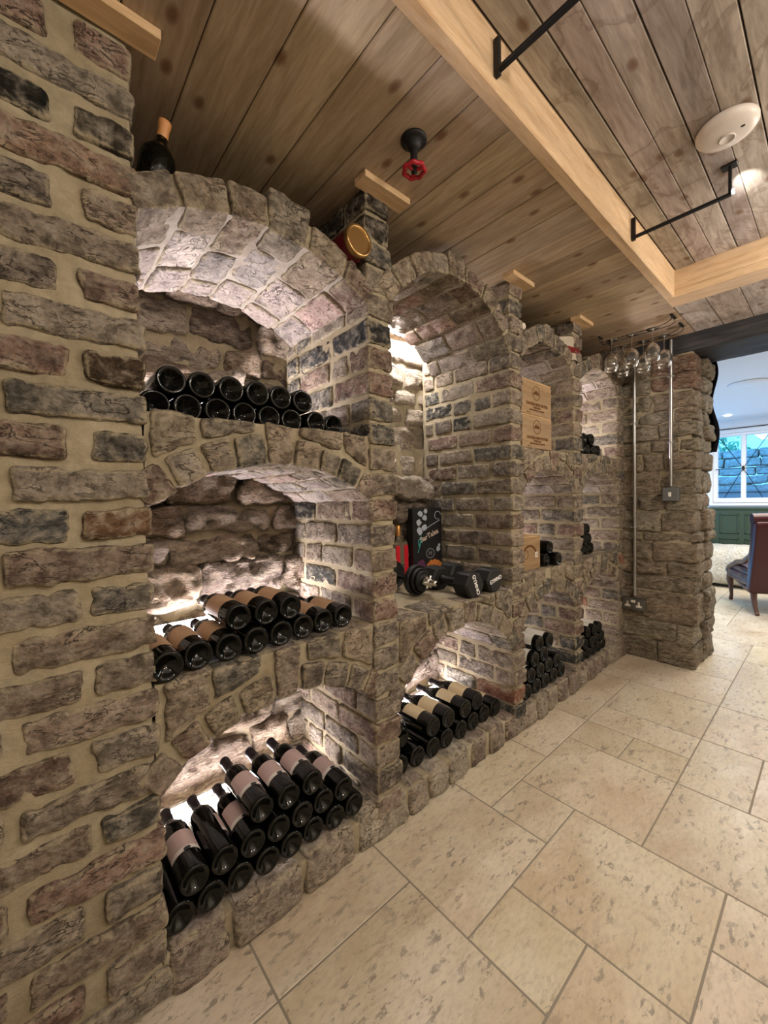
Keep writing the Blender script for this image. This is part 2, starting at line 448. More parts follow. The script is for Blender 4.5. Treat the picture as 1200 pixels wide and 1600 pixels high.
class Arch:
    def __init__(s, y0, y1, zs, zc):
        s.y0, s.y1 = y0, y1; w = (y1-y0)/2; h = zc-zs; s.R = (w*w+h*h)/(2*h); s.yc = (y0+y1)/2; s.zc = zc-s.R
        s.a = math.asin(min(1, w/s.R)) if h <= w else math.pi-math.asin(w/s.R)
    def pt(s, th, off=0): return (s.yc+(s.R+off)*math.sin(th), s.zc+(s.R+off)*math.cos(th))
    def z(s, y, off=0):
        d = (s.R+off)**2-(y-s.yc)**2; return s.zc+math.sqrt(max(d, 0))
def vault(name, A, t, n, depth, res, seed, ztop=None, key=0.0, brk=.2, xf=0.0, slabs=True):
    """front ring + vault bricks behind; ztop: flat shelf carried on it"""
    random.seed(seed); np.random.seed(seed); mb = MB()
    X0 = -depth
    # mortar body
    N = 28; ths = np.linspace(-A.a, A.a, N+1)
    ext = .0075
    xs = np.linspace(xf-.009, X0, max(8, int(depth/.03)))
    P = np.zeros((len(xs), N+1, 3)); Q = P.copy()
    for i, x in enumerate(xs):
        for j, th in enumerate(ths):
            y, z = A.pt(th, ext); P[i, j] = (x, y, z)
            if ztop is None: y2, z2 = A.pt(th, t-ext)
            else: y2, z2 = y, ztop
            Q[i, j] = (x, min(max(y2, A.y0-.0), A.y1+.0), z2)
    def rough(G, ax, amp=.0028):
        g = G.reshape(-1, 3); o = fbm(g*16+seed, 3)*amp
        g = g.copy(); g[:, ax] += o; return g.reshape(G.shape)
    P = rough(P, 2); Q = rough(Q, 2, .003)
    mb.grid(P, 3, MC); mb.grid(Q[::-1], 1, MC)
    nf = 8
    F = np.array([[P[0, j]*(1-k/nf)+Q[0, j]*k/nf for j in range(N+1)] for k in range(nf+1)])
    F[1:-1] = rough(F[1:-1], 0, .004); mb.grid(F[::-1], 1, MC)
    B = np.array([[P[-1, j]*(1-k/2)+Q[-1, j]*k/2 for j in range(N+1)] for k in range(3)]); mb.grid(B, 1, MC)
    # voussoirs
    cuts = np.linspace(-A.a, A.a, n+1); cuts[1:-1] += np.random.uniform(-.12, .12, n-1)*(2*A.a/n)
    gap = (.0048 if ztop is None else .006)/A.R
    mid = n//2
    for i in range(n):
        a0, a1 = cuts[i]+gap, cuts[i+1]-gap
        x = xf+.004+random.uniform(-.003, .006); row = i % 2; first = True
        while x > X0+.02:
            ln = (.11 if row else brk) if first else brk*random.uniform(.85, 1.1)
            xe = max(x-ln, X0)
            if xe-X0 < .05: xe = X0-random.uniform(0, .02)
            tt = t+random.uniform(-.006, .006)
            if first and i == mid and key: tt = key
            if ztop is not None: tt = min(tt, ztop-A.z(A.pt((a0+a1)/2)[0])-.002) if not (first and i == mid and key) else ztop-A.zc-A.R+.004
            lo = random.uniform(-.003, .004)
            y = [[A.pt(a0, lo), A.pt(a0, tt)], [A.pt(a1, lo), A.pt(a1, tt)]]
            C = [[[(xx, y[j][k][0], y[j][k][1]) for k in (0, 1)] for j in (0, 1)] for xx in (xe, x)]
            hexa(mb, C, res=res, r=.010, amp=.0042, jit=.0035, col=(*random.choice(VPAL if not first else (SPAL if random.random() < .6 else PAL)), random.random()))
            x = xe-.009; first = False
    if ztop is not None and slabs:
        # stones filling the spandrels up to the shelf, their tops make the shelf edge
        for sd in (0, 1):
            ya, yb = (A.y0+.01, A.yc-.065) if sd == 0 else (A.yc+.065, A.y1-.01)
            m = 2; yy = np.linspace(ya, yb, m+1); yy[1:-1] += random.uniform(-.03, .03)
            for q in range(m):
                c0, c1 = yy[q]+.006, yy[q+1]-.006
                def exz(y):
                    zz = A.z(y, t)
                    return zz+.012 if (A.R+t) > abs(y-A.yc) else A.zc
                b0, b1 = exz(c0), exz(c1); tp = ztop+.003
                hs = min(tp-b0, tp-b1); hm = max(tp-b0, tp-b1)
                if hm < .03: continue
                b0 = min(b0, tp-.012); b1 = min(b1, tp-.012)
                if hs > .10:
                    m0, m1 = tp-.075, tp-.075
                    C = [[[(xx, c0, b0), (xx, c0, m0-.012)], [(xx, c1, b1), (xx, c1, m1-.012)]] for xx in (-.1, xf+.003+random.uniform(-.002, .004))]
                    hexa(mb, C, res=res, r=.012, amp=.005, jit=.006, col=(*random.choice(SPAL), random.random())); b0, b1 = m0, m1
                C = [[[(xx, c0, b0), (xx, c0, tp)], [(xx, c1, b1), (xx, c1, tp)]] for xx in (-random.uniform(.14, .2), xf+.003+random.uniform(-.002, .004))]
                hexa(mb, C, res=res, r=.012, amp=.005, jit=.004, col=(*random.choice(SPAL), random.random()))
    return mb.build(name, WALLM, wall, attr=True)

VD = .50
# bay 1
vault('brick_arch', Arch(.205, .872, 1.838, 1.940), .085, 6, VD, .011, 101, key=.118)
vault('shelf_arch', Arch(.205, .872, 1.172, 1.288), .078, 9, VD+.08, .010, 102, ztop=1.398, key=.11)
vault('shelf_arch', Arch(.205, .872, .490, .622), .080, 9, VD+.08, .010, 103, ztop=.757, key=.12)
# bay 2
vault('brick_arch', Arch(.978, 1.757, 1.868, 2.090), .078, 9, .50, .013, 104, key=.10)
vault('shelf_arch', Arch(.978, 1.757, .420, .640), .080, 10, VD+.1, .012, 105, ztop=.735, key=.09)
# bay 3
vault('brick_arch', Arch(1.857, 2.452, 1.875, 2.005), .088, 7, VD+.08, .017, 106, key=.10)
vault('shelf_arch', Arch(1.857, 2.452, 1.190, 1.328), .075, 8, VD+.08, .017, 107, ztop=1.430, key=.10)
vault('shelf_arch', Arch(1.857, 2.452, .535, .652), .080, 8, VD+.08, .016, 108, ztop=.785, key=.12)
# bay 4
vault('brick_arch', Arch(2.555, 3.165, 1.880, 2.005), .085, 7, VD+.08, .02, 109, key=.10)
vault('shelf_arch', Arch(2.555, 3.165, 1.195, 1.328), .075, 8, VD+.08, .02, 110, ztop=1.440, key=.10)
vault('shelf_arch', Arch(2.555, 3.165, .545, .652), .080, 8, VD+.08, .02, 111, ztop=.780, key=.12)

# plinth of worn stones under every bay
random.seed(31); np.random.seed(31)
mb = MB(); core(mb, (-.6, .2, 0), (-.006, 3.285, .103), res=.025, amp=.003)
y = .212
while y < 3.27:
    near = y < .9
    ln = random.uniform(.13, .24) if near else random.uniform(.09, .15)
    ye = min(y+ln, 3.275)
    h = random.uniform(.122, .136) if near else random.uniform(.110, .124)
    xo = .016+random.uniform(-.006, .006)
    C = [[[(-.19, y, 0), (-.19, y, h)], [(-.19, ye, 0), (-.19, ye, h)]], [[(xo, y, -.005), (xo-.012, y, h-.006)], [(xo, ye, -.005), (xo-.012, ye, h-.006)]]]
    c = random.choice(((.30, .25, .20), (.25, .20, .165), (.22, .17, .14), (.33, .29, .23)))
    hexa(mb, C, res=.012, r=.024, amp=.006, freq=16, jit=.005, col=(*c, random.random()))
    y = ye+.010
mb.build('plinth', WALLM, wall, attr=True)

# rubble back wall of the niches
random.seed(41); np.random.seed(41)
mb = MB()
P = np.zeros((120, 84, 3))
for i, yv in enumerate(np.linspace(.1, 3.35, 120)):
    for j, zv in enumerate(np.linspace(0, 2.3, 84)): P[i, j] = (-.597, yv, zv)
def face(z): return .078 if z < .58 else (.045 if z < 1.18 else 0)
g = P.reshape(-1, 3); g[:, 0] += fbm(g*9, 4)*.012+np.array([face(q) for q in g[:, 2]]); mb.grid(P, 1, MC)
z = 0.0
while z < 2.25:
    h = random.uniform(.075, .17); y = .12+random.uniform(-.1, 0)
    while y < 3.3:
        w = random.uniform(.12, .34)
        f = random.uniform(.0, .058)
        c = random.choice(((.28, .22, .165), (.24, .18, .13), (.20, .15, .115), (.32, .27, .22), (.18, .14, .115)))
        near = y < 1.8; flat = 1.2 < y < 1.8 and z > 1.25
        if flat: f = random.uniform(0, .012); c = random.choice(((.40, .33, .26), (.36, .30, .235)))  # flattened, paler stones: brightness below the high strip is put into shape and colour
        if z < .58: f = random.uniform(0, .035)
        f += face(z)
        hbox(mb, (-.66, y, z), (-.588+f, y+w, z+h), res=.012 if near else .022, r=.024, amp=.008 if flat else .017, freq=17, mi=2, jit=.008 if flat else .02, col=(*c, random.random()))
        y += w+.012
    z += h+.012
mb.build('rubble_back', WALLM, wall, attr=True)

# ------------------------------------------------------------------ stub wall at the far end
random.seed(51); np.random.seed(51)
stub = MB()
core(stub, (-.62, 3.285, 0), (.405, 3.70, 2.12), res=.03, amp=.008, freq=9)
courses = [.155, .135, .20, .115, .095, .13, .07, .14, .11, .16, .12, .09, .105, .085, .12, .105, .12, .1, .1]
z = 0.0; k = 0
SC = ((.235, .200, .145), (.20, .165, .12), (.265, .23, .17), (.215, .175, .125), (.245, .19, .135))
for h in courses:
    zt = min(z+h, 2.118)
    if zt-z < .03: break
    x = -.03
    xe_end = .428+random.uniform(-.010, .014)
    x = -.03
    while x < xe_end-.001:
        w = random.uniform(.12, .30)*(1.6 if z < .5 else 1)
        xe = x+w
        if xe_end-xe < .09: xe = xe_end
        c = random.choice(SC)
        if 1.85 < z < 2.0 and xe == xe_end: c = (.205, .125, .085)
        hbox(stub, (x, 3.268+random.uniform(-.008, .008), z+.002), (xe, 3.47, zt-.002), res=.013, r=.016, amp=.0085, freq=15, mi=2, jit=.007, col=(*c, random.random()))
        x = xe+.004
    y = 3.475; xo = .428+random.uniform(-.006, .03)
    hbox(stub, (.25, 3.475, z+.002), (xo+random.uniform(-.008, .014), 3.735+random.uniform(-.01, .02), zt-.002), res=.016, r=.02, amp=.010, freq=14, mi=2, jit=.010, col=(*random.choice(SC), random.random()))
    z = zt+.003
o = stub.build('wall_end', WALLM, attr=True); tag(o, kind='structure')
mb = MB()
hbox(mb, (.03, 3.262, 2.108), (2.7, 3.70, 2.222), res=.03, r=.006, amp=.0025, freq=10, col=(1, 1, 1, .3), jit=0)
o = mb.build('trim_lintel', M_DARKOAK, attr=True); tag(o, kind='structure')
mb = MB(); mb.box((-.62, 3.27, 2.115), (.03, 3.7, 2.30)); mb.box((1.62, 3.28, 0), (2.7, 3.72, 2.115))
o = mb.build('wall_end_masonry', M_MORTAR); o.name = 'wall_end'; tag(o, kind='structure')

# ------------------------------------------------------------------ floor of travertine slabs
def floor_mat():
    m = mat('travertine', rough=.33, spec=.45); t = NT(m)
    pos = t.n('ShaderNodeNewGeometry').outputs['Position']
    at = t.n('ShaderNodeAttribute', attribute_name='tint')
    w = t.math('MULTIPLY', at.outputs['Alpha'], 40)
    v = t.mapping(pos, (1, .55, 1), rot=(0, 0, .5))
    n1 = t.noise(v, 4, 5, .6, w, .6); n2 = t.noise(v, 17, 7, .65, w, .6)
    c = t.ramp(n1, [(.28, (.47, .365, .25)), (.5, (.575, .50, .375)), (.72, (.66, .60, .485))])
    c = t.mix(1, c, at.outputs['Color'], 'MULTIPLY')
    c = t.mix(t.ramp(n2, [(.52, 0), (.7, .55)]), c, (.68, .60, .47))
    # filled and open pores, drawn out along the bed
    pv = t.mapping(pos, (1, .42, 1), rot=(0, 0, .5))
    n3 = t.noise(pv, 48, 6, .72, w, .4); big = t.noise(pos, 5, 2, .5, w)
    pores = t.ramp(n3, [(.56, 0), (.60, 1)]); zone = t.ramp(big, [(.40, .2), (.55, 1)])
    pm = t.math('MULTIPLY', pores, zone)
    c = t.mix(t.math('MULTIPLY', pm, .72), c, (.20, .17, .14))
    n5 = t.noise(pv, 30, 5, .7, w, .6); c = t.mix(t.ramp(n5, [(.57, 0), (.64, .5)]), c, (.33, .26, .19))
    n4 = t.noise(pv, 95, 3, .6, w)
    c = t.mix(1, c, t.ramp(n4, [(.35, .88), (.55, 1.03)]), 'MULTIPLY')
    t.l(c, t.b.inputs['Base Color'])
    t.l(t.ramp(n2, [(.3, .27), (.7, .5)]), t.b.inputs['Roughness'])
    h = t.math('SUBTRACT', t.math('MULTIPLY', n2, .3), t.math('MULTIPLY', pm, .6))
    t.l(t.bump(h, .25, .0015), t.b.inputs['Normal'])
    return m
M_FLOOR = floor_mat(); M_GROUT = mat('grey_grout', (.255, .225, .18), .85)
random.seed(61)
GX, GY, GS = .18, .40, .22
tiles = [(-2, 0, 2, 2), (-2, -2, 2, 2), (0, 0, 2, 2), (1, 2, 1, 1), (-1, 2, 2, 2), (1, 3, 2, 2), (0, 4, 1, 1), (-1, 4, 1, 2), (0, 5, 2, 2), (2, 5, 2, 2),
         (-1, 6, 1, 2), (2, 7, 1, 2), (0, 8, 2, 1), (-1, 8, 1, 3), (0, 9, 2, 2), (2, 9, 2, 2), (3, 3, 2, 1), (3, 4, 2, 1), (2, 1, 1, 2), (2, 11, 1, 4), (3, 7, 2, 2), (1, 7, 1, 1), (0, 7, 1, 1)]
occ = set(); lay = []
def put(t):
    cells = [(t[0]+a, t[1]+b) for a in range(t[2]) for b in range(t[3])]
    if any(c in occ for c in cells): return False
    occ.update(cells); lay.append(t); return True
for t in tiles: put(t)
for j in range(-10, 33):
    for i in range(-4, 14):
        if (i, j) in occ: continue
        for s in random.sample([(2, 2), (2, 3), (1, 2), (2, 1), (3, 2), (2, 2), (1, 1)], 7)+[(1, 1)]:
            if put((i, j, *s)): break
mb = MB()
for i, j, a, b in lay:
    k = random.uniform(.93, 1.06); g = .0022
    mb.box((GX+i*GS+g, GY+j*GS+g, -.02), (GX+(i+a)*GS-g, GY+(j+b)*GS-g, 0), bev=.0015, c=(k, k*random.uniform(.98, 1.01), k*random.uniform(.95, 1.02), random.random()))
mb.box((-.7, -1.9, -.05), (3.4, 7.6, -.0012), mi=1)
o = mb.build('floor', [M_FLOOR, M_GROUT], attr=True); tag(o, kind='structure')

# ------------------------------------------------------------------ ceiling
random.seed(71)
HC = 2.222; HR = 2.355
def tint(lo=.85, hi=1.1):
    k = random.uniform(lo, hi); return (k, k*random.uniform(.96, 1.02), k*random.uniform(.93, 1.02), random.random())
mb = MB(); y = -1.9+.03
while y < 3.7:
    mb.box((-.7, y+.0012, HC), (.424, y+.1453, HC+.018), bev=.0025, c=tint()); y += .1465
mb.box((-.7, -1.9, HC+.012), (.44, 3.72, HC+.03), c=(.2, .2, .2, .5))
o = mb.build('ceiling', M_PINE, attr=True); tag(o, kind='structure')
mb = MB(); x = .468; i = 0
while x < 2.7:
    g = .0035 if i % 2 == 1 else .0012
    mb.box((x+g, -1.9, HR), (x+.0815, 2.62, HR+.02), bev=.002, c=tint(.8, 1.15)); x += .0820; i += 1
mb.box((.44, -1.9, HR+.015), (2.75, 2.7, HR+.04), c=(.12, .1, .1, .5))
o = mb.build('ceiling', M_OLD, attr=True); o.name = 'ceiling'; tag(o, kind='structure')
mb = MB(); x = .426
while x < 2.7:
    mb.box((x+.001, 2.72, HC), (x+.138, 3.72, HC+.02), bev=.002, c=tint(1.0, 1.3)); x += .140
mb.box((.42, 2.72, HC+.015), (2.75, 3.72, HC+.04), c=(.15, .12, .1, .5))
o = mb.build('ceiling', M_OLD, attr=True); tag(o, kind='structure')
mb = MB(); mb.box((.424, -1.9, HC-.006), (.464, 2.60, HR+.01), bev=.003, c=(1, 1, 1, .2))
o = mb.build('trim_1', M_BEAMY, attr=True); tag(o, kind='structure')
mb = MB(); mb.box((.424, 2.588, HC-.0065), (2.7, 2.73, HC+.03), bev=.003, c=(.97, .97, .95, .6)); mb.box((.462, 2.592, HC+.03), (2.7, 2.73, HR+.01), bev=.002, c=(1, 1, 1, .4))
o = mb.build('trim_2', M_BEAMX, attr=True); tag(o, kind='structure')
# closing walls of the cellar outside the picture
mb = MB(); mb.box((2.6, -1.9, 0), (2.75, 3.72, 2.4)); o = mb.build('wall_right', mat('cream_plaster', (.62, .56, .46), .9)); tag(o, kind='structure')
mb = MB(); mb.box((-.6, -1.95, 0), (2.7, -1.6, 2.4)); o = mb.build('wall_back', bpy.data.materials['cream_plaster']); tag(o, kind='structure')

# ------------------------------------------------------------------ far room shell
FY = 7.2
mb = MB(); mb.box((-3, 3.68, 2.16), (4.2, FY+.1, 2.25)); o = mb.build('ceiling', M_WPAINT); tag(o, kind='structure')
mb = MB(); mb.box((-3.1, 3.7, 0), (-3, FY, 2.2)); mb.box((-3, 3.72, 0), (-.6, 3.9, 2.2)); o = mb.build('wall_far_left', M_WPAINT); tag(o, kind='structure')
mb = MB(); mb.box((3.4, 3.7, 0), (3.5, FY, 2.2)); o = mb.build('wall_far_right', M_WPAINT); tag(o, kind='structure')
WX0, WX1, WZ0, WZ1 = -.13, 1.05, 1.03, 1.985
mb = MB()
mb.box((-3, FY, .97), (WX0, FY+.25, 2.2)); mb.box((WX1, FY, .97), (3.5, FY+.25, 2.2)); mb.box((WX0, FY, WZ1), (WX1, FY+.25, 2.2)); mb.box((WX0, FY, .97), (WX1, FY+.25, WZ0))
mb.box((-3, FY, 0), (3.5, FY+.25, .97))
o = mb.build('wall_far', M_WPAINT); tag(o, kind='structure')
M_GREEN = mat('dark_green_paint', (.040, .066, .042), .4)
mb = MB(); mb.box((-3, FY-.02, 0), (3.5, FY, .965)); mb.box((-3, FY-.035, .94), (3.5, FY, .972), bev=.005); mb.box((-3, FY-.035, 0), (3.5, FY, .16), bev=.005)
x = -1.36
while x < 3.3:
    for (a, b, c, d) in ((x, x+.205, .615, .635), (x, x+.205, .865, .885), (x, x+.02, .615, .885), (x+.185, x+.205, .615, .885)):
        mb.box((a, FY-.034, c), (b, FY-.018, d), bev=.005)
    for (a, b, c, d) in ((x, x+.205, .20, .22), (x, x+.205, .535, .555), (x, x+.02, .2, .555), (x+.185, x+.205, .2, .555)):
        mb.box((a, FY-.034, c), (b, FY-.018, d), bev=.005)
    x += .262
o = mb.build('trim_wainscot', M_GREEN); tag(o, kind='structure')
win = empty('window_1', (0, 0, 0)); tag(win, kind='structure')
mb = MB()
for a, b in ((WX0, -.077), (.165, .217), (.459, .511), (.753, .805), (1.0, WX1)): mb.box((a, FY+.02, WZ0), (b, FY+.09, WZ1), bev=.006)
mb.box((WX0, FY+.021, WZ0), (WX1, FY+.089, 1.10), bev=.006); mb.box((WX0, FY+.021, 1.942), (WX1, FY+.089, WZ1), bev=.006)
mb.box((WX0-.03, FY-.045, WZ0-.035), (WX1+.03, FY+.05, WZ0), bev=.006)
mb.build('window_frame', M_WPAINT, win)
mb = MB(); mb.box((-.08, FY+.05, 1.09), (1.01, FY+.056, 1.95)); mb.build('window_pane', mat('window_glass', (1, 1, 1), 0, trans=1, ior=1.45), win)
mb = MB(); cx, cz = .191, 1.50
for cx in (.191, .78):
    for (x, z) in ((-.25, .43), (.25, .43), (-.19, -.39), (.19, -.39)): mb.tube([(cx+x*.08, FY+.0, cz+z*.08), (cx+x, FY+.0, cz+z)], .0045, 6)
    mb.tube([(cx-.29, FY, cz), (cx+.29, FY, cz)], .0045, 6); mb.box((cx-.012, FY-.005, cz-.03), (cx+.012, FY+.02, cz+.03))
mb.build('security_bars', M_BLACKM, win)
mb = MB(); mb.box((-1, FY-.012, 2.035), (3, FY-.004, 2.047)); o = mb.build('curtain_wire', M_BLACKM); tag(o, 'dark rail running along the wall above the far window', 'rail')
# garden outside
random.seed(81); np.random.seed(81)
mb = MB(); z = .5
z = .52
while z < 1.85:
    y = -2.5+random.uniform(-.3, 0)
    while y < 4.5:
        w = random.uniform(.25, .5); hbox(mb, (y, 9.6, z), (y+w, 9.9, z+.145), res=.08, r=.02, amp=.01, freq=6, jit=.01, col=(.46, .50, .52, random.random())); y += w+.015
    z += .16
o = mb.build('garden_wall', WALLM, attr=True); tag(o, 'blue-lit stone garden wall seen through the far window', 'garden wall')
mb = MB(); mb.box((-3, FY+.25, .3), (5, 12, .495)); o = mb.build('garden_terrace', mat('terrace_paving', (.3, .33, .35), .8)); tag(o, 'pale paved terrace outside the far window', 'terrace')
M_LEAF = mat('shrub_leaves', (.16, .45, .28), .6)
for (cx, cy, cz, rad, lb) in ((-.75, 10.6, 2.0, .5, 'bushy shrub above the left half of the garden wall'), (.95, 10.6, 2.0, .5, 'bushy shrub above the right half of the garden wall')):
    mb = MB()
    for k in range(700):
        d = np.random.normal(size=3); d /= np.linalg.norm(d); p = np.array((cx, cy, cz))+d*rad*np.array((1.3, .7, .75))*random.uniform(.55, 1.05)
        a = np.random.normal(size=3); a /= np.linalg.norm(a); b = np.cross(a, d); s = random.uniform(.03, .07)
        mb.add([p-a*s, p+b*s*.5, p+a*s, p-b*s*.5], [[0, 1, 2, 3]])
    mb.tube([(cx, cy, .52), (cx+.05, cy, 1.2), (cx, cy, cz)], [.05, .04, .02], 8)
    o = mb.build('garden_shrub', M_LEAF); tag(o, lb, 'shrub')
mb = MB(); mb.box((-.35, 8.9, .5), (.35, 9.2, 1.18), bev=.02); mb.box((-.4, 8.87, 1.18), (.4, 9.23, 1.24), bev=.01); mb.box((.4, 8.7, .5), (1.4, 8.9, .95), bev=.02)
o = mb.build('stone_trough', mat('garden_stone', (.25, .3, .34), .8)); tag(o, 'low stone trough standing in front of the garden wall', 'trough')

# ------------------------------------------------------------------ LED strips
def led(a, b, label, m=None):
    a = Vector(a); b = Vector(b); e = empty('light_strip', (0, 0, 0), label, 'light strip')
    mb = MB(); mb.tube([a, b], .0055, 10); mb.build('diffuser_tube', m or M_LED, e)
    d = (b-a).normalized(); mb = MB(); off = Vector((-.011, 0, -.006))
    mb.box((a.x-.012, a.y-.004, a.z-.006), (a.x-.0055, b.y+.004, a.z+.006)); mb.build('mounting_channel', M_LEDBACK, e)
led((-.52, .25, 1.445), (-.52, .80, 1.445), 'white light strip hidden behind the bottles of the upper left niche')
led((-.462, .285, .768), (-.462, .82, .768), 'white light strip at the back of the middle left niche', M_LED5)
led((-.425, .235, .150), (-.425, .82, .150), 'bright light strip behind the bottle necks of the lowest left niche', M_LED4)
led((-.535, 1.40, 2.080), (-.535, 1.72, 2.080), 'white light strip high behind the tall arch', M_LED3)
led((-.43, 1.03, .135), (-.43, 1.72, .135), 'bright light strip behind the cream-labelled bottles of the low second-bay niche', M_LED4)
led((-.50, 1.90, 1.47), (-.50, 2.41, 1.47), 'light strip at the back of the niche holding the two wooden wine cases', M_LED2)
led((-.44, 1.90, .81), (-.44, 2.41, .81), 'light strip at the back of the niche holding the small crate', M_LED2)
led((-.425, 1.90, .14), (-.425, 2.41, .14), 'light strip behind the white-labelled bottles of the third bay', M_LED2)
led((-.48, 2.60, 1.48), (-.48, 3.12, 1.48), 'light strip at the back of the upper niche nearest the far wall')
led((-.44, 2.60, .81), (-.44, 3.12, .81), 'light strip at the back of the middle niche nearest the far wall', M_LED2)
led((-.425, 2.60, .14), (-.425, 3.12, .14), 'light strip at the back of the lowest niche nearest the far wall', M_LED2)

# ------------------------------------------------------------------ bottles
def label_mat(name, base, band=None, lines=(.35, .3, .25), rough=.6):
    m = mat(name, base, rough, spec=.3); t = NT(m)
    pos = t.n('ShaderNodeTexCoord').outputs['Object']; sx = t.n('ShaderNodeSeparateXYZ'); t.l(pos, sx.inputs[0])
    z = sx.outputs['Z']; yv = sx.outputs['Y']
    n = t.noise(t.mapping(pos, (1, 300, 60)), 1, 2, .5)
    rows = t.n('ShaderNodeTexWave', wave_type='BANDS', bands_direction='Z'); t.l(pos, rows.inputs['Vector']); rows.inputs['Scale'].default_value = 22
    lm = t.math('MULTIPLY', t.ramp(rows.outputs[1], [(.80, 0), (.86, 1)]), t.ramp(n, [(.45, 0), (.5, 1)]))
    cen = t.math('LESS_THAN', t.math('ABSOLUTE', yv), .016)
    c = t.mix(t.math('MULTIPLY', t.math('MULTIPLY', lm, cen), .6), base, lines)
    if band: c = t.mix(t.math('LESS_THAN', z, band[0]), c, band[1])
    t.l(c, t.b.inputs['Base Color']); return m
M_LBROWN = label_mat('kraft_label', (.46, .30, .18), lines=(.25, .14, .07))
M_LPINK = label_mat('pinkish_label', (.50, .38, .36), band=(.082, (.70, .66, .62)), lines=(.4, .3, .28))
M_LCREAM = label_mat('cream_label', (.62, .52, .34), lines=(.3, .2, .1))
M_LWHITE = label_mat('white_label', (.70, .69, .64), lines=(.15, .15, .15))
def bottle_proto(kind, r, lab, labz=(.055, .155), arc=1.15, extra=None, L=.30):
    e = empty('wine_bottle', (0, 0, 0))
    mb = MB()
    if kind == 'claret':
        prof = [(0, .022), (r*.35, .017), (r*.62, .007), (r*.78, .0015), (r*.88, 0), (r*.97, .004), (r, .010), (r, .188), (r*.96, .200), (r*.80, .213), (r*.55, .223), (.0155, .235), (.0145, .250), (.0142, L-.012), (.0155, L-.011), (.0155, L-.004), (.013, L), (0, L)]
        cz = .238
    else:
        prof = [(0, .016), (r*.35, .013), (r*.62, .006), (r*.78, .0015), (r*.88, 0), (r*.97, .004), (r, .010), (r, .145), (r*.97, .165), (r*.84, .190), (r*.62, .212), (r*.45, .230), (.0150, .250), (.0145, L-.014), (.0160, L-.012), (.0160, L-.004), (.013, L), (0, L)]
        cz = .245
    mb.lathe(prof, 36); mb.build('glass_body', M_BLACKGLASS, e)
    mb = MB(); mb.lathe([(.0152 if kind == 'claret' else .0156, cz+.004), (.0155, cz+.010), (.0152, L-.013), (.0164, L-.012), (.0164, L-.003), (.0140, L+.001), (0, L+.001)], 24); mb.build('foil_capsule', M_CAPS, e)
    if lab:
        mb = MB(); mb.lathe([(r+.0006, labz[0]), (r+.0006, labz[1])], 24, a0=-arc, a1=arc); lo = mb.build('paper_label', lab, e)
        lo.data.materials[0] = lab
        if extra == 'emblem':
            mb = MB(); P = []
            for a in np.linspace(0, 2*math.pi, 14, endpoint=False): P.append((r+.0012, .009*math.cos(a)+.002, .072+.007*math.sin(a)))
            mb.add(P, [list(range(14))]); mb.build('printed_emblem', M_INKB, lo)
        if extra == 'swirl':
            mb = MB(); pts = []
            for a in np.linspace(0, 1.7*math.pi, 18):
                ang = .62+.20*math.cos(a); pts.append(((r+.0012)*math.cos(ang), (r+.0012)*math.sin(ang), .142+.010*math.sin(a)))
            mb.tube(pts, .0011, 6); mb.build('printed_swirl', M_INK, lo)
    return e
PROTO = {}
def get(kind):
    if kind in PROTO: return copy_tree(PROTO[kind])
    P = {'plain': ('claret', .0375, None), 'brown': ('claret', .0375, M_LBROWN, (.060, .165), 1.6), 'pink': ('claret', .0375, M_LPINK, (.068, .150), 1.25, 'emblem'),
         'cream': ('burgundy', .0420, M_LCREAM, (.062, .150), 1.2, 'swirl'), 'bplain': ('burgundy', .0420, None), 'white': ('burgundy', .0430, M_LWHITE, (.030, .140), 1.75), 'wplain': ('burgundy', .0430, None),
         'whitec': ('claret', .0375, M_LWHITE, (.035, .14), 1.6)}[kind]
    PROTO[kind] = bottle_proto(*P); return PROTO[kind]
def lay_bottle(kind, x, y, z, label, group, roll=0., yaw=0., tilt=0.):
    e = get(kind)
    R = Matrix.Rotation(yaw, 3, 'Z')@Matrix.Rotation(-math.pi/2+tilt, 3, 'Y')@Matrix.Rotation(roll, 3, 'Z')
    M4 = R.to_4x4(); M4.translation = (x, y, z); e.matrix_world = M4
    e.location = (x, y, z); e.rotation_euler = R.to_euler()
    e['label'] = label; e['category'] = 'wine bottle'; e['group'] = group
    return e
def settle(y, r, below):
    return max([zz+math.sqrt(max(0, (2*r+.001)**2-(y-yy)**2)) for yy, zz in below if abs(y-yy) < 2*r+.001])
ORD = ['first', 'second', 'third', 'fourth', 'fifth', 'sixth', 'seventh', 'eighth', 'ninth']
random.seed(91)
J = lambda s: random.uniform(-s, s)
# upper left niche (plain bottle ends)
g = 'bottles in the upper left niche'
for i in range(6): lay_bottle('plain', -.10+J(.006), .250+.0768*i, 1.401+.0385, f'black bottle in the bottom row of the upper left niche, {ORD[i]} from left', g, yaw=J(.006))
lay_bottle('plain', -.085, .716, 1.4395, 'black bottle, seventh in the bottom row of the upper left niche', g, yaw=.02)
lay_bottle('whitec', -.10, .795, 1.4395, 'black bottle with pale label edge at the right end of the upper left niche', g, roll=-.6, yaw=.03)
for i in range(6): lay_bottle('plain', -.098+J(.006), .289+.0772*i, 1.401+.0385+.0665, f'black bottle in the top row of the upper left niche, {ORD[i]} from left', g, yaw=J(.006))
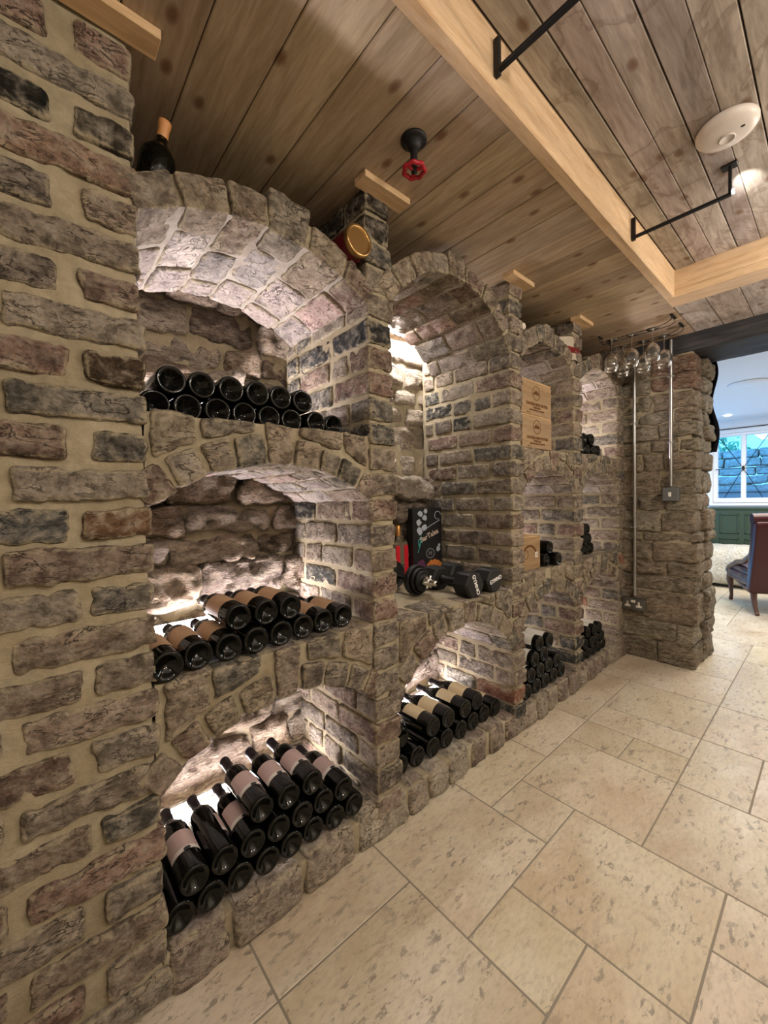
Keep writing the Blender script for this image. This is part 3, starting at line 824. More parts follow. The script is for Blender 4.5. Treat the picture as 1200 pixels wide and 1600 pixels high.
# middle left niche (kraft labels)
g = 'kraft-labelled bottles in the middle left niche'
for i in range(8): lay_bottle('brown', (.005, -.02, -.02, -.02, -.022, -.03, -.036, -.036)[i], .232+.0768*i, .760+.0385, f'tan-labelled bottle in the bottom row of the middle left niche, {ORD[i]} from left', g, roll=J(.25), yaw=J(.006))
for i in range(3): lay_bottle('brown', -.045+J(.008), .425+.0775*i, .760+.0385+.0665, f'{("left", "middle", "right")[i]} of the three tan-labelled bottles stacked on top in the middle left niche', g, roll=J(.2), yaw=J(.006))
# lowest left niche
g = 'bottles in the lowest left niche'
zb = .128+.0385
for i in range(8): lay_bottle('plain', -.014+J(.006), .240+.0768*i, zb, f'dark bottle in the bottom row of the lowest left niche, {ORD[i]} from left', g)
for i in range(7):
    kd = 'plain' if i == 1 else 'pink'; rl = (0., 1.4, .1, .9, -.8, .8, .05)[i]
    if i == 1: kd, rl = 'pink', 1.75
    lb = ('pink-labelled bottle at the left end of the lowest left niche', 'bottle with label turned aside, second in the middle row of the lowest left niche', 'pink-labelled bottle with black emblem, third in the middle row of the lowest left niche')
    lay_bottle(kd, -.020+J(.005), .279+.0772*i, zb+.0665, lb[i] if i < 3 else ('labelled bottle at the far right of the middle row in the lowest left niche' if i == 6 else f'dark bottle in the middle row of the lowest left niche, {ORD[i]} from left'), g, roll=rl, yaw=J(.006))
for i in range(3): lay_bottle('pink', -.033+J(.004), .470+.0815*i, settle(.470+.0815*i, .0376, [(.279+.0772*q, zb+.0665) for q in range(7)]), f'{("left", "middle", "right")[i]} of the three pink-labelled bottles on top of the lowest left stack', g, roll=(.1, .05, -.1)[i], yaw=J(.006))
# low niche of second bay (cream labels)
g = 'bottles in the low niche of the second bay'
zb = .112+.043
for i, y in enumerate((1.035, 1.125, 1.215, 1.305, 1.40, 1.495, 1.585, 1.672)):
    lay_bottle('cream' if i in (1, 7) else 'bplain', -.05+J(.006), y, zb, ('cream-labelled bottle, right end of the bottom row in the low second-bay niche' if i == 7 else f'dark bottle in the bottom row of the low second-bay niche, {ORD[i]} from left'), g, roll=J(.3), yaw=J(.006))
BB = (1.035, 1.125, 1.215, 1.305, 1.40, 1.495, 1.585, 1.672)
for i, y in enumerate((1.080, 1.220, 1.318, 1.449, 1.542)):
    lay_bottle('cream' if i else 'bplain', (-.095, -.05, -.05, -.06, -.062)[i], y, settle(y, .042, [(q, zb) for q in BB]), ('half hidden dark bottle, left end of the top row in the low second-bay niche', 'cream-labelled bottle with tan swirl, leftmost label in the low second-bay niche', 'cream-labelled bottle, second visible in the top row of the low second-bay niche', 'cream-labelled bottle, third visible in the top row of the low second-bay niche', 'cream-labelled bottle, topmost right in the low second-bay niche')[i], g, roll=(.0, .15, -.1, .1, 0.)[i], yaw=J(.006))
# third bay
g = 'bottles in the low niche of the third bay'
zb = .113+.044
r1 = [(1.925+.098*i, zb) for i in range(5)]; r2_ = [(1.974+.098*i, settle(1.974+.098*i, .043, r1)) for i in range(4)]
r3 = [(y, settle(y, .043, r2_)) for y in (2.023, 2.125)]; r4 = [(y, settle(y, .043, r2_+r3)) for y in (2.074, 2.19)]
for i in range(5): lay_bottle('wplain', -.022, 1.925+.098*i, zb, f'dark bottle in the bottom row of the low third-bay niche, {ORD[i]} from the left', g)
for i in range(4): lay_bottle('white' if i == 0 else 'wplain', -.026, r2_[i][0], r2_[i][1], f'bottle in the second row of the low third-bay niche, {ORD[i]} from the left', g)
for i in range(2): lay_bottle('white', -.03, r3[i][0], r3[i][1], ('white-labelled bottle lower left in the third-bay stack', 'white-labelled bottle at the right of the third row in the third-bay stack')[i], g, roll=.1)
for i in range(2): lay_bottle('white', -.03, r4[i][0], r4[i][1], ('white-labelled bottle on the very top of the third-bay stack', 'white-labelled bottle at the upper right of the third-bay stack')[i], g, roll=.05)
g = 'bottles beside the small crate'
for i, (y, dz) in enumerate(((2.165, 0), (2.245, 0), (2.204, .066))): lay_bottle('plain', -.03 if i != 1 else .0, y, .787+.0385+dz, ('dark bottle standing close beside the small crate, bottom left', 'dark bottle at bottom right beside the small crate', 'dark bottle on top of the pair beside the small crate')[i], g, yaw=.03)
# fourth bay
def stack(n, x, y0, z0, dy, kinds, name, g, rr=.0375):
    names = ('bottom row', 'second row', 'third row')
    for lv, m in enumerate(n):
        for i in range(m):
            lay_bottle(kinds[lv], x+J(.008), y0[lv]+dy*i, z0+rr+.001+lv*.0668, f'{name}, {names[lv]}, {ORD[i]} from the left', g, roll=J(.15))
stack((4, 2), -.03, (2.655, 2.694), 1.441, .0785, ('plain', 'plain'), 'black bottle, upper niche by the far wall', 'bottles in the upper far niche')
stack((4, 3, 2), -.06, (2.625, 2.6645, 2.704), .785, .079, ('plain', 'whitec', 'whitec'), 'bottle, middle niche by the far wall', 'bottles in the middle far niche')
stack((5, 4, 3), -.02, (2.625, 2.666, 2.707), .115, .082, ('plain', 'whitec', 'whitec'), 'bottle, lowest niche by the far wall', 'bottles in the lowest far niche')

# things lying on the arches
e = empty('squat_bottle', (-.135, .262, 1.957), 'black squat bottle with amber stopper standing on the first arch', 'bottle')
mb = MB(); mb.lathe([(0, 0), (.036, .0), (.040, .006), (.042, .105), (.038, .122), (.022, .140), (.0135, .150), (.0130, .162), (0, .162)], 32); mb.build('glass_body', M_BLACKGLASS, e)
mb = MB(); mb.lathe([(.0128, .146), (.0132, .184), (.0150, .188), (.0152, .199), (.0140, .201)], 28); mb.lathe([(.0140, .201), (0, .2015)], 28); mb.build('stopper', mat('amber_stopper', (.62, .28, .10), .4), e)
e.rotation_euler = (-.16, .24, 0)
e = empty('preserve_jar', (-.062, .815, 2.006), 'dark red jar with gold lid lying on the right shoulder of the first arch', 'jar')
mb = MB(); mb.lathe([(0, -.06), (.042, -.06), (.047, -.054), (.049, -.045), (.049, .060), (.044, .075), (.044, .083), (0, .083)], 36, ax='x'); mb.build('glass_jar', mat('dark_red_glass', (.09, .008, .012), .1), e)
mb = MB(); mb.lathe([(.0475, .080), (.0495, .082), (.0495, .097), (.0475, .1005), (.0435, .1005)], 40, ax='x'); mb.lathe([(.0435, .1005), (.0425, .098), (.0395, .098)], 40, ax='x'); mb.lathe([(.0395, .098), (.0385, .0955)], 40, ax='x'); mb.lathe([(.0385, .0955), (0, .0955)], 40, ax='x'); mb.build('gold_lid', mat('brass_lid', (.48, .30, .12), .28, .9), e)
e = empty('paper_bag', (-.03, 2.46, 1.965), 'crumpled pale bag with dark red band lying below the third ceiling pad', 'bag')
P = np.zeros((14, 12, 3)); random.seed(3)
for i in range(14):
    for j in range(12):
        u, v = i/13, j/11; sh = 1-.25*v
        a = u*2*math.pi; xx = .045*math.cos(a)*(1-.5*v); yy = (.085+.075*v)*math.sin(a); zz = .005+.15*v+.03*v*math.sin(a)
        P[i, j] = (xx, yy, zz)
g_ = P.reshape(-1, 3); g_ += (fbm(g_*22, 2)*.008)[:, None]
mb = MB(); mb.grid(P[:, :5], 0, smooth=False); mb.grid(P[:, 7:], 0, smooth=False); mb.build('crumpled_paper', mat('pale_paper', (.46, .40, .32), .6), e)
mb = MB(); mb.grid(P[:, 4:8], 0, smooth=False); mb.build('red_band', mat('dark_red_paper', (.16, .008, .012), .5), e)
lay_bottle('plain', -.02, 0, 0, '', ''); bpy.context.view_layer.update()
b = [o for o in COL.objects if o.get('label') == ''] or [o for o in COL.objects if o.name.startswith('wine_bottle') and not o.get('group')]
b = b[-1]; b.location = (-.33, 1.935, 2.062); b.rotation_euler = Matrix.Rotation(math.pi/2+.02, 3, 'Y').to_euler()
tag(b, 'dark bottle lying on the third arch with its pale cap toward the room', 'wine bottle', None); 
if 'group' in b: del b['group']
mb = MB(); mb.lathe([(.0175, .268), (.0175, .300), (.015, .304), (0, .305)], 20); mb.build('pale_cap', mat('pale_cap', (.75, .70, .58), .4), b)

# wine cases
def case(name, loc, dims, label, text=True, kind='case'):
    e = empty(name, loc, label, 'wine case'); dx, dy, dz = dims; t = .009
    mb = MB(); mb.box((-dx, 0, 0), (-dx+t, dy, dz), bev=.001); mb.box((-t, 0, 0), (0, dy, dz-.0), bev=.001)
    for (a, b) in (((-dx+t, 0, 0), (-t, t, dz)), ((-dx+t, dy-t, 0), (-t, dy, dz)), ((-dx+t, t, 0), (-t, dy-t, t))): mb.box(a, b, c=(.9, .9, .9, .4))
    mb.build('box_body', M_CRATE, e, attr=True)
    mb = MB(); mb.box((-dx+.001, .002, dz+.0005), (-.001, dy-.002, dz+.006), bev=.001, c=(.95, .95, .9, .8)); mb.build('sliding_lid', M_CRATE, e, attr=True)
    return e
def text_mesh(txt, size, name, m, parent, M4, ext=.0004, bold=0):
    cu = bpy.data.curves.new('t', 'FONT'); cu.body = txt; cu.size = size; cu.extrude = ext; cu.align_x = 'CENTER'; cu.align_y = 'CENTER'; cu.offset = bold
    to = bpy.data.objects.new('t', cu); COL.objects.link(to)
    dg = bpy.context.evaluated_depsgraph_get(); me = bpy.data.meshes.new_from_object(to.evaluated_get(dg))
    bpy.data.objects.remove(to); me.materials.clear(); me.materials.append(m)
    o = bpy.data.objects.new(name, me); COL.objects.link(o); o.parent = parent; o.matrix_basis = M4; return o
FACEX = Matrix(((0, 0, 1), (1, 0, 0), (0, 1, 0))).to_4x4()      # text reading along +y, up z, facing +x
def at(M3, x, y, z):
    m = M3.copy(); m.translation = (x, y, z); return m
def ring(mb, cy, cz, r, x=.0008, w=.0016, n=36, sq=.9):
    P = np.zeros((n, 2, 3))
    for i, a in enumerate(np.linspace(0, 2*math.pi, n, endpoint=False)):
        for j, q in enumerate((r, r-w)): P[i, j] = (x, cy+q*math.cos(a), cz+q*sq*math.sin(a))
    mb.grid(P, closed_u=True, smooth=False)
def print_case(e, dy, dz):
    mb = MB(); ring(mb, dy*.48, dz*.68, .040, w=.003, sq=.95); ring(mb, dy*.48, dz*.68, .036, w=.0008, sq=.95)
    for k in range(7):
        yy = dy*.48-.024+.007*k; h = (.008, .014, .010, .018, .010, .013, .007)[k]
        mb.box((.0003, yy, dz*.66), (.0009, yy+.0058, dz*.66+h))
    mb.box((.0003, dy*.48-.03, dz*.63), (.0009, dy*.48+.03, dz*.66))
    mb.build('printed_crest', M_INK, e)
    text_mesh('CHATEAU HAUT DE BON', .0195, 'printed_name', M_INK, e, at(FACEX, .0004, dy*.5, dz*.325), bold=.0010)
    text_mesh('BORDEAUX', .0145, 'printed_region', M_INK, e, at(FACEX, .0004, dy*.5, dz*.225), bold=.0005)
    text_mesh('MIS EN BOUTEILLE AU CHATEAU', .0105, 'printed_line', M_INK, e, at(FACEX, .0004, dy*.5, dz*.145), bold=.0004)
    text_mesh('750   12', .011, 'printed_numbers', M_INK, e, at(FACEX, .0004, dy*.22, dz*.06))
c1 = case('wine_case', (-.005, 1.866, 1.433), (.46, .308, .165), 'lower of the two stacked wooden wine cases with a round crest'); print_case(c1, .308, .165)
c2 = case('wine_case', (-.006, 1.864, 1.6055), (.46, .310, .170), 'upper of the two stacked wooden wine cases with a round crest'); print_case(c2, .310, .170)
c3 = case('wine_crate', (-.045, 1.872, .788), (.33, .240, .174), 'small wooden crate with a branded arc, left of two dark bottles'); c3['category'] = 'crate'
mb = MB(); P = np.zeros((14, 2, 3))
for i, a in enumerate(np.linspace(.5, math.pi-.35, 14)):
    for j, q in enumerate((.085, .072)): P[i, j] = (.0009, .125+q*math.cos(a), .055+q*math.sin(a)*.95)
mb.grid(P, smooth=False); ring(mb, .085, .085, .028, w=.004); mb.build('branded_arc', M_INK, c3)
mb = MB(); mb.box((.0003, .186, .062), (.0010, .212, .092)); mb.build('white_sticker', mat('sticker', (.7, .68, .62), .5), c3)
text_mesh('2', .024, 'printed_number', M_INK, c3, at(FACEX, .0013, .199, .077))

# dumbbells on the second-bay shelf
def hexhead(mb, x0, x1, R, cz):
    ch = .010; prof = [(x0, R-ch), (x0+ch if x1 > x0 else x0-ch, R), (x1-ch if x1 > x0 else x1+ch, R), (x1, R-ch)]
    P = np.zeros((6, 4, 3))
    for i in range(6):
        a = math.radians(60*i)
        for j, (x, r) in enumerate(prof): P[i, j] = (x, r*math.cos(a), cz+r*math.sin(a))
    # rounded hexagon
    Q = []
    for i in range(6):
        p, q = P[i], P[(i+1) % 6]; Q += [p*.88+q*.12, p*.12+q*.88]
    Q = np.array(Q); mb.grid(Q, closed_u=True, smooth=False); n = len(Q)
    mb.add(Q[:, 0], [list(range(n))]); mb.add(Q[:, -1], [list(range(n))[::-1]])
def dumbbell(loc, yaw, label, trot):
    e = empty('hex_dumbbell', loc, label, 'dumbbell', rotz=yaw); R = .063; cz = R*math.cos(math.radians(30))
    mb = MB(); hexhead(mb, -.095, 0, R, cz); h1 = mb.build('head', M_RUBBER, e)
    mb = MB(); hexhead(mb, -.31, -.215, R, cz); mb.build('head', M_RUBBER, e)
    mb = MB(); mb.lathe([(.0, -.216), (.022, -.216), (.020, -.205), (.017, -.19), (.0185, -.155), (.017, -.12), (.020, -.105), (.022, -.094), (0, -.094)], 20, ax='x', org=(0, 0, cz)); mb.build('handle', M_RUBBER, e)
    m = Matrix.Translation((.0006, 0, cz+.004))@Matrix.Rotation(trot, 4, 'X')@FACEX
    text_mesh('GYMNO', .026, 'raised_lettering', M_INKW, h1, m, bold=.0006)
    return e
dumbbell((-.012, 1.470, .7375), -.10, 'nearer black hexagonal dumbbell with white lettering running down its end', math.radians(-70))
dumbbell((-.012, 1.625, .7375), .0, 'farther black hexagonal dumbbell by the pier with level white lettering', math.radians(12))
e = empty('plate_dumbbell', (-.165, 1.328, .7375), 'adjustable dumbbell with black round plates and chrome bar next to the left pier', 'dumbbell', rotz=-.03)
cz = .0715
mb = MB(); mb.lathe([(0, .045), (.012, .045), (.0125, .04), (.0125, -.315), (0, -.315)], 20, ax='x', org=(0, 0, cz)); mb.build('chrome_bar', M_CHROME, e)
def plate(x, r, t):
    mb = MB(); mb.lathe([(.013, x-t/2), (r*.5, x-t/2), (r*.55, x-t*.3), (r*.85, x-t*.3), (r*.9, x-t/2), (r*.98, x-t/2), (r, x-t*.3), (r, x+t*.3), (r*.98, x+t/2), (r*.9, x+t/2), (r*.85, x+t*.3), (r*.55, x+t*.3), (r*.5, x+t/2), (.013, x+t/2)], 40, ax='x', org=(0, 0, cz)); mb.build('weight_plate', M_RUBBER, e)
plate(-.075, .071, .026); plate(-.052, .058, .018); plate(-.034, .047, .016); plate(-.245, .071, .026); plate(-.268, .056, .018)
mb = MB()
for i in range(6):
    a = math.radians(60*i); mb.tube([(.0, 0, cz), (.0, .030*math.cos(a), cz+.030*math.sin(a))], [.010, .0075], 8)
mb.lathe([(0, .012), (.014, .012), (.019, .006), (.019, -.014), (.022, -.020), (0, -.020)], 20, ax='x', org=(0, 0, cz)); mb.build('star_collar', M_CHROME, e)

# board game box and red bottle behind the dumbbells
e = empty('game_box', (-.44, 1.628, .7375), 'tall black box with chalk drawings and colourful foot, leaning at the back behind the dumbbells', 'box', rotz=-.12)
BX, BY, BZ = .05, .205, .395
mb = MB(); mb.box((-BX, -BY/2, 0), (0, BY/2, BZ), bev=.001); mb.build('box_body', mat('black_card', (.012, .012, .014), .4), e)
def blob(cy, cz, r, n=10, x=.0008, wob=.25, seed=0):
    rs = random.Random(seed); return [(x, cy+r*(1+rs.uniform(-wob, wob))*math.cos(a), cz+r*(1+rs.uniform(-wob, wob))*math.sin(a)) for a in np.linspace(0, 2*math.pi, n, endpoint=False)]
M_CHALK = mat('chalk_print', (.42, .47, .55), .7); M_TEAL = mat('teal_print', (.05, .42, .42), .7)
mb = MB()
for k, (cy, cz_, r) in enumerate(((-.05, .365, .016), (-.012, .378, .013), (-.06, .318, .017), (-.018, .342, .016), (-.055, .272, .02), (-.022, .287, .017), (.075, .165, .014), (.082, .185, .010))): mb.add(blob(cy, cz_, r, seed=k), [list(range(10))])
mb.tube([(.0008, -.03, .270), (.0008, .02, .297), (.0008, .09, .325)], .0018, 6)
mb.tube([(.0008, .075+.022*math.cos(a), .352+.022*math.sin(a)) for a in np.linspace(.3, 5.2, 14)], .0018, 6); mb.build('chalk_drawings', M_CHALK, e)
mb = MB(); mb.tube([(.0008, -.058+.016*math.cos(a)*(1-.1*i), .205+.022*math.sin(a)) for i, a in enumerate(np.linspace(0, 6.2, 12))], .0022, 6); mb.tube([(.0008, -.07, .155), (.0008, -.055, .19), (.0008, -.045, .255)], .0018, 6); mb.build('teal_drawing', M_TEAL, e)
m = Matrix.Translation((.0008, .012, .243))@Matrix.Rotation(math.radians(20), 4, 'X')@FACEX
text_mesh('BarTales', .040, 'printed_title', mat('cream_print', (.62, .50, .42), .6), e, m, bold=.0006)
mb = MB(); ring(mb, .018, .145, .031, w=.005); mb.box((.0004, .008, .135), (.001, .012, .158)); mb.box((.0004, .024, .135), (.001, .028, .158)); mb.box((.0004, .010, .144), (.001, .026, .148)); mb.build('round_emblem', mat('grey_print', (.25, .24, .25), .6), e)
mb = MB()
for k, a in enumerate(np.linspace(.1, 3.0, 7)): mb.add(blob(.045+.05*math.cos(a), .045+.05*math.sin(a), .017, seed=20+k), [list(range(10))])
mb.build('orange_ring_print', mat('orange_print', (.62, .22, .05), .5), e)
mb = MB(); mb.add(blob(-.045, .085, .030, seed=40), [list(range(10))]); mb.build('purple_print', mat('purple_print', (.12, .03, .09), .5), e)
mb = MB(); mb.add(blob(.085, .035, .022, x=.0011, seed=42), [list(range(10))]); mb.build('red_print', mat('red_print', (.42, .02, .015), .5), e)
e = empty('red_liqueur_bottle', (-.515, 1.476, .7375), 'square bottle with two red panels and a gold cap, half behind the left pier', 'bottle')
M_CLEAR = mat('smoky_glass', (.16, .13, .09), .08, trans=0, spec=.6)
mb = MB(); mb.box((-.03, -.052, 0), (.03, .052, .218), bev=.010); mb.lathe([(.03, .217), (.018, .226), (.013, .236), (.0125, .26)], 20); mb.build('glass_body', M_CLEAR, e)
M_REDL = mat('red_panel', (.62, .02, .035), .3)
for yy in (-.030, .030):
    mb = MB(); mb.box((.028, yy-.015, .02), (.0325, yy+.015, .200), bev=.002); mb.build('red_panel', M_REDL, e)
mb = MB(); mb.lathe([(.0155, .250), (.0160, .303), (.0145, .306), (0, .306)], 20); mb.build('gold_cap', mat('copper_gold_cap', (.50, .24, .07), .3, .7), e)

# ------------------------------------------------------------------ ceiling fittings
for i, (y, w) in enumerate(((.12, .27), (.928, .20), (1.79, .19), (2.50, .185))):
    mb = MB(); mb.box((.0, y-w/2, HC-.022), (.058, y+w/2, HC-.0005), bev=.0015, c=(1, 1, 1, .1*i))
    o = mb.build('timber_pad', M_PAD, attr=True); tag(o, ('pale timber pad under the boards at the top of the broad near pier', 'pale timber pad under the boards above the pier with the gold-lidded jar', 'pale timber pad under the boards above the second narrow pier', 'small pale timber pad above the pale bag at the third narrow pier')[i], 'timber pad', 'timber pads on top of the piers')
e = empty('valve', (.226, .872, HC), 'black pipe flange with red hand wheel hanging from the pine ceiling', 'valve')
mb = MB(); mb.lathe([(0, -.001), (.037, -.001), (.038, -.007), (.030, -.010), (.021, -.013), (.019, -.026), (.014, -.030), (.0115, -.033), (0, -.033)], 32); mb.build('pipe_flange', M_BLACKM, e)
mb = MB(); mb.lathe([(.0105, -.030), (.0105, -.085), (.0085, -.094), (0, -.094)], 20); mb.build('stem', M_BLACKM, e)
mb = MB(); P = np.zeros((48, 12, 3))
for i, a in enumerate(np.linspace(0, 2*math.pi, 48, endpoint=False)):
    R = .029+.0022*math.cos(7*a)
    for j, b_ in enumerate(np.linspace(0, 2*math.pi, 12, endpoint=False)): P[i, j] = ((R+.0065*math.cos(b_))*math.cos(a), (R+.0065*math.cos(b_))*math.sin(a), -.088+.006*math.sin(b_))
mb.grid(P, closed_u=True, closed_v=True)
for k in range(3):
    a = k*2*math.pi/3+.5; mb.tube([(0, 0, -.088), (.028*math.cos(a), .028*math.sin(a), -.088)], .005, 8)
mb.build('hand_wheel', mat('red_enamel', (.38, .010, .022), .3), e)
# black hanging bars in the recess
def bar(y, x0, x1, label, drop=True):
    e = empty('hanging_bar', (0, 0, 0), label, 'iron bar', 'black iron bars in the ceiling recess')
    z = 2.252
    mb = MB(); mb.box((x0-.004, y-.008, z-.005), (x1, y+.008, z+.005), bev=.002); mb.build('bar', M_BLACKM, e)
    mb = MB(); mb.box((x0-.016, y-.007, z-.012), (x0-.002, y+.007, HR-.025), bev=.001); mb.build('wall_bracket', M_BLACKM, e)
    mb = MB(); mb.box((x1-.010, y-.008, z-.004), (x1, y+.008, HR-.006), bev=.002); mb.box((x1-.030, y-.018, HR-.008), (x1+.016, y+.018, HR-.0005), bev=.002); mb.build('ceiling_plate', M_BLACKM, e)
    return e
bar(.922, .481, .80, 'nearer black iron bar crossing the ceiling recess at the top edge')
b2 = bar(1.930, .481, .785, 'farther black iron bar in the ceiling recess ending in a bright spotlight')
mb = MB(); mb.lathe([(0, 0), (.008, 0), (.008, .006), (0, .0065)], 16, ax='x', org=(.786, 1.930, 2.258)); mb.build('led_lamp', mat('led_point', (1, 1, 1), emit=(1, .97, .92), es=60), b2)
lamp('bar_spot_light', 'SPOT', (.800, 1.926, 2.268), 9, (1, .96, .9), .006, Vector((.008, .15, .087)).to_track_quat('-Z', 'Y').to_euler(), spot=math.radians(38), blend=1)
e = empty('smoke_alarm', (.800, 1.718, HR), 'round off-white smoke alarm on the grey boards of the ceiling recess', 'smoke alarm')
mb = MB(); mb.lathe([(0, -.0005), (.076, -.0005), (.080, -.006), (.080, -.016), (.072, -.026), (.055, -.031), (.030, -.034), (0, -.034)], 48); mb.build('housing', M_WHITE, e)
mb = MB(); mb.lathe([(.021, -.034), (.022, -.0375), (.019, -.0385), (.017, -.036), (0, -.036)], 28, org=(.0, .01, 0)); mb.build('test_button', mat('button_plastic', (.62, .57, .53), .4), e)
mb = MB(); mb.box((.036, -.012, -.0338), (.046, -.004, -.0315), bev=.001); mb.build('sensor_port', M_BLACKM, e)

# stemware rack and glasses
e = empty('glass_rack', (0, 0, 0), 'wire stemware rack fixed under the boards near the far wall', 'rack')
zr = 2.178
for y in (2.870, 3.055):
    mb = MB()
    for s in (-.022, .022):
        mb.tube([(.0, y+s, zr), (.33, y+s, zr), (.37, y+s*1.5, zr+.004), (.395, y+s*1.6, zr+.016)], .0021, 6)
        mb.tube([(.0, y+s, zr), (-.005, y+s, HC-.002)], .0021, 6); mb.tube([(.395, y+s*1.6, zr+.014), (.397, y+s*1.6, HC-.002)], .0021, 6)
    mb.build('wire_channel', M_BLACKM, e)
    mb = MB(); mb.box((.388, y-.045, HC-.006), (.402, y+.045, HC-.0005)); mb.box((-.01, y-.03, HC-.006), (.0, y+.03, HC-.0005)); mb.build('mounting_plate', M_BLACKM, e)
M_GLASS = mat('clear_glass', (1, 1, 1), 0, trans=1, ior=1.45)
gp = None; k = 0
for (x, y, nm) in ((.062, 2.870, 'front row, nearest the niches'), (.178, 2.870, 'front row, middle'), (.290, 2.870, 'front row, farthest from the niches'), (.068, 3.055, 'rear row, nearest the niches'), (.190, 3.055, 'rear row, middle'), (.305, 3.055, 'rear row, farthest from the niches')):
    if gp is None:
        gp = empty('wine_glass', (x, y, zr+.0025)); g = gp
        mb = MB(); mb.lathe([(0, .001), (.033, .001), (.034, .0), (.033, -.0005), (.010, -.003), (.0045, -.007), (.0032, -.02), (.003, -.075), (.0045, -.083)], 28); mb.build('foot_and_stem', M_GLASS, g)
        mb = MB(); pr_ = [(.0, -.082), (.010, -.085), (.026, -.097), (.0385, -.118), (.0430, -.142), (.0415, -.165), (.0345, -.195)]
        inn = [(r_-.0010 if r_ > 0 else 0, z_-.0012) for r_, z_ in pr_]; mb.lathe(pr_+[(.0341, -.1955)]+inn[::-1], 36); mb.build('bowl', M_GLASS, g)
    else: g = copy_tree(gp); g.location = (x, y, zr+.0025)
    tag(g, f'clear wine glass hanging upside down from the rack, {nm}', 'wine glass', 'wine glasses hanging from the rack')

# conduits, switch and socket on the end wall
def conduit(x, z0, z1, label, box, dims, bl):
    e = empty('conduit', (0, 0, 0), label, 'conduit')
    mb = MB(); mb.tube([(x, 3.243, z0), (x, 3.243, z1)], .0105, 16); mb.build('steel_pipe', M_METAL, e)
    mb = MB()
    for zz in (z0+.30*(z1-z0), z0+.75*(z1-z0)): mb.lathe([(.0105, -.007), (.0135, -.006), (.0135, .006), (.0105, .007)], 16, org=(x, 3.243, zz)); mb.box((x-.022, 3.236, zz-.005), (x+.022, 3.262, zz+.005))
    mb.build('saddle_clip', M_METAL, e)
    return e
conduit(.082, .455, 2.09, 'thinner steel conduit running down to the double socket', None, None, None)
c = conduit(.298, 1.232, 2.205, 'right-hand steel conduit dropping from the lintel to the grey switch box', None, None, None)
M_GREYB = mat('grey_metalclad', (.16, .17, .17), .45, .4)
e = empty('light_switch', (.302, 3.255, 1.177), 'grey metal switch box with one white rocker on the end wall', 'switch')
mb = MB(); mb.box((-.045, -.040, -.045), (.045, .012, .045), bev=.004); mb.build('back_box', M_GREYB, e)
mb = MB(); mb.box((-.0445, -.046, -.0445), (.0445, -.040, .0445), bev=.003); mb.build('face_plate', M_GREYB, e)
mb = MB(); mb.box((-.012, -.051, -.016), (.006, -.0455, .014), bev=.002); mb.build('rocker', mat('rocker_white', (.75, .72, .65), .3), e)
e = empty('double_socket', (.078, 3.255, .395), 'dark metal double socket with pale sockets low on the end wall', 'socket')
mb = MB(); mb.box((-.073, -.036, -.043), (.073, .012, .043), bev=.004); mb.build('face_plate', mat('dark_metalclad', (.09, .085, .07), .5, .3), e)
M_CREAMP = mat('cream_plastic', (.66, .62, .52), .4)
for sx in (-.036, .036):
    mb = MB(); mb.box((sx-.006, -.0385, -.006), (sx+.006, -.0355, .018), bev=.001); mb.box((sx-.018, -.0385, -.020), (sx+.018, -.0355, -.006), bev=.001)
    sk = mb.build('socket_outlet', M_CREAMP, e)
    mb = MB(); mb.box((sx-.0025, -.0392, .004), (sx+.0025, -.0384, .012)); mb.box((sx-.013, -.0392, -.015), (sx-.006, -.0384, -.011)); mb.box((sx+.006, -.0392, -.015), (sx+.013, -.0384, -.011)); mb.build('pin_slots', M_BLACKM, sk)
mb = MB(); mb.box((-.014, -.0395, .012), (.014, -.0355, .030), bev=.001); mb.build('rocker_pair', M_CREAMP, e)

# black curtain behind the doorway
P = np.zeros((40, 30, 3))
for i, u in enumerate(np.linspace(0, 1, 40)):
    for j, v in enumerate(np.linspace(0, 1, 30)):
        z = 2.15-.67*v; wdt = .205+.020*math.sin(v*9.5+.3)*(1-.3*v)+.012*v
        P[i, j] = (.235+wdt*u, 3.80+.016*math.sin(u*30+v*2)+.006*math.sin(u*60), z-.015*(1-u)*v)
mb = MB(); mb.grid(P); o = mb.build('curtain', mat('black_velvet', (.006, .006, .008), .9, spec=.1)); tag(o, 'short black curtain hanging just behind the stone end wall in the doorway', 'curtain')
md = o.modifiers.new('s', 'SOLIDIFY'); md.thickness = .004

# far room things
e = empty('armchair', (0, 0, 0), 'dark red leather low armchair on scrolled wooden legs in the far room', 'armchair')
ang = math.atan2(.60, -.27); R3 = Matrix.Rotation(ang-math.pi/2, 4, 'Z')
e.location = (.482, 5.20, 0); e.rotation_euler = (0, 0, ang-math.pi/2)
# local: +y forward (seat front), +x to the right (towards +x world), origin at the near back leg
M_LEATH = mat('oxblood_leather', (.045, .006, .008), .3, spec=.5, coat=0); M_MAHOG = mat('dark_mahogany', (.09, .035, .018), .3)
def softbox(mb, a, b, r=.03, amp=.004): hbox(mb, a, b, res=.03, r=r, amp=amp, freq=6, mi=0, col=(1, 1, 1, 1), jit=0)
mb = MB(); softbox(mb, (.0, .05, .25), (.60, .60, .36), .03); softbox(mb, (.02, .10, .33), (.58, .64, .42), .045); mb.build('seat', M_LEATH, e)
mb = MB()
C = [[[(x, -.03, .20), (x, -.17, .90)], [(x, .08, .20), (x, -.05, .93)]] for x in (-.015, .615)]
hexa(mb, C, res=.04, r=.03, amp=.003, freq=5, col=(1, 1, 1, 1), jit=0); mb.tube([(-.02, -.10, .925), (.3, -.10, .935), (.62, -.10, .925)], .052, 18); mb.build('backrest', M_LEATH, e)
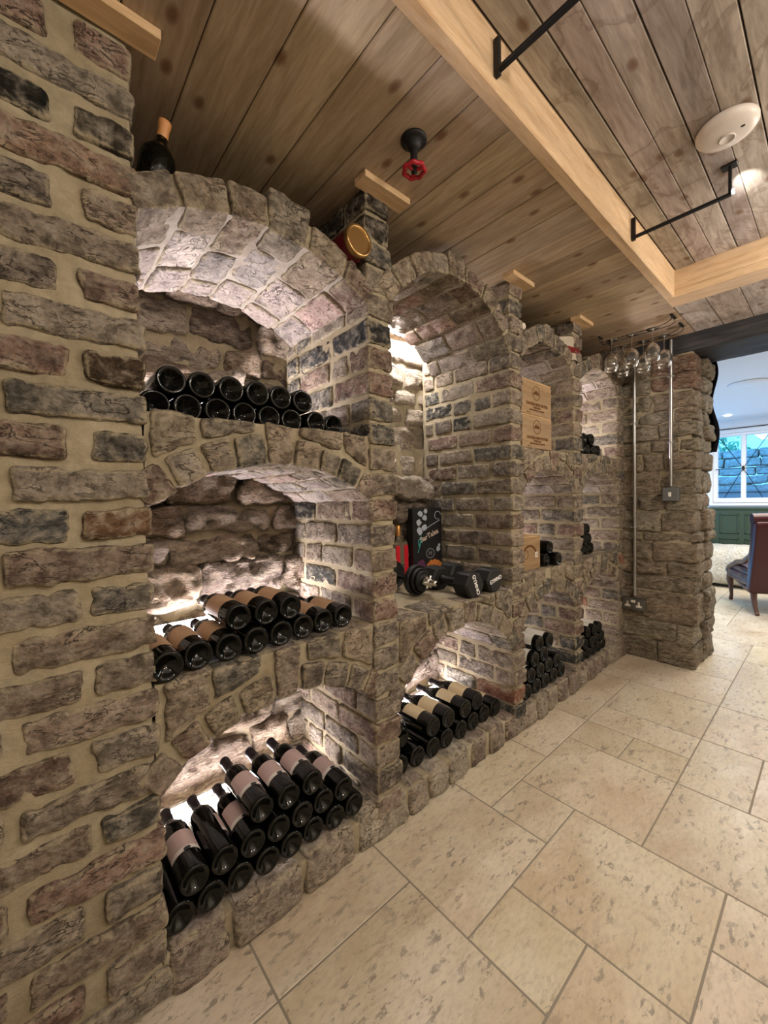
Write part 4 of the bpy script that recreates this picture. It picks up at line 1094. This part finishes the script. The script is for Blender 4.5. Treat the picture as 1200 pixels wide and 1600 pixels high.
for sx in (.035, .565):
    mb = MB(); mb.tube([(sx, .60, .36), (sx, .42, .44), (sx, .25, .47), (sx, .06, .56), (sx, -.02, .70)], [.038, .030, .026, .030, .030], 12); mb.tube([(sx, .63, .36), (sx, .655, .32), (sx, .60, .30), (sx, .2, .22), (sx, .02, .24)], [.030, .035, .030, .022, .022], 12); mb.build('arm', M_MAHOG, e)
for sx in (.035, .565):
    mb = MB(); mb.tube([(sx, .60, .30), (sx, .63, .22), (sx, .60, .13), (sx, .585, .06), (sx, .60, .022)], [.036, .032, .020, .015, .018], 12); mb.tube([(sx-.014, .605, .017), (sx+.014, .605, .017)], .016, 12); mb.build('leg', M_MAHOG, e)
    mb = MB(); mb.tube([(sx, .02, .26), (sx, .01, .15), (sx, -.02, .07), (sx, -.06, .02)], [.030, .024, .019, .017], 12); mb.tube([(sx-.014, -.065, .017), (sx+.014, -.065, .017)], .016, 12); mb.build('leg', M_MAHOG, e)
# shaggy pouf
random.seed(7); np.random.seed(7); mb = MB()
hbox(mb, (-.75, 6.35, .03), (.62, 7.05, .50), res=.035, r=.16, amp=.018, freq=7, col=(1, 1, 1, 1), jit=0)
m = mat('shaggy_sheepskin', (.80, .74, .60), .95); t = NT(m); pos = t.n('ShaderNodeNewGeometry').outputs['Position']; nn = t.noise(pos, 45, 5, .7); t.l(t.bump(nn, 1, .03), t.b.inputs['Normal'])
t.l(t.mix(t.ramp(nn, [(.35, 0), (.6, 1)]), (.55, .47, .34), (.86, .81, .70)), t.b.inputs['Base Color'])
o = mb.build('pouf', m); tag(o, 'large cream shaggy pouf against the green panelling in the far room', 'pouf')
mb = MB()
mb.lathe([(0, 2.160), (.14, 2.160), (.145, 2.156), (.135, 2.150), (0, 2.148)], 40, org=(.50, 4.88, 0)); o = mb.build('ceiling_speaker', M_WPAINT); tag(o, 'flat round white ceiling fitting in the far room', 'ceiling fitting')
mb = MB(); mb.lathe([(0, 2.150), (.028, 2.150), (.04, 2.158), (.041, 2.1605)], 24, org=(.10, 6.7, 0)); o = mb.build('downlight', mat('downlight_glow', (1, 1, 1), emit=(1, 1, 1), es=14)); tag(o, 'small bright downlight in the white ceiling of the far room', 'downlight')
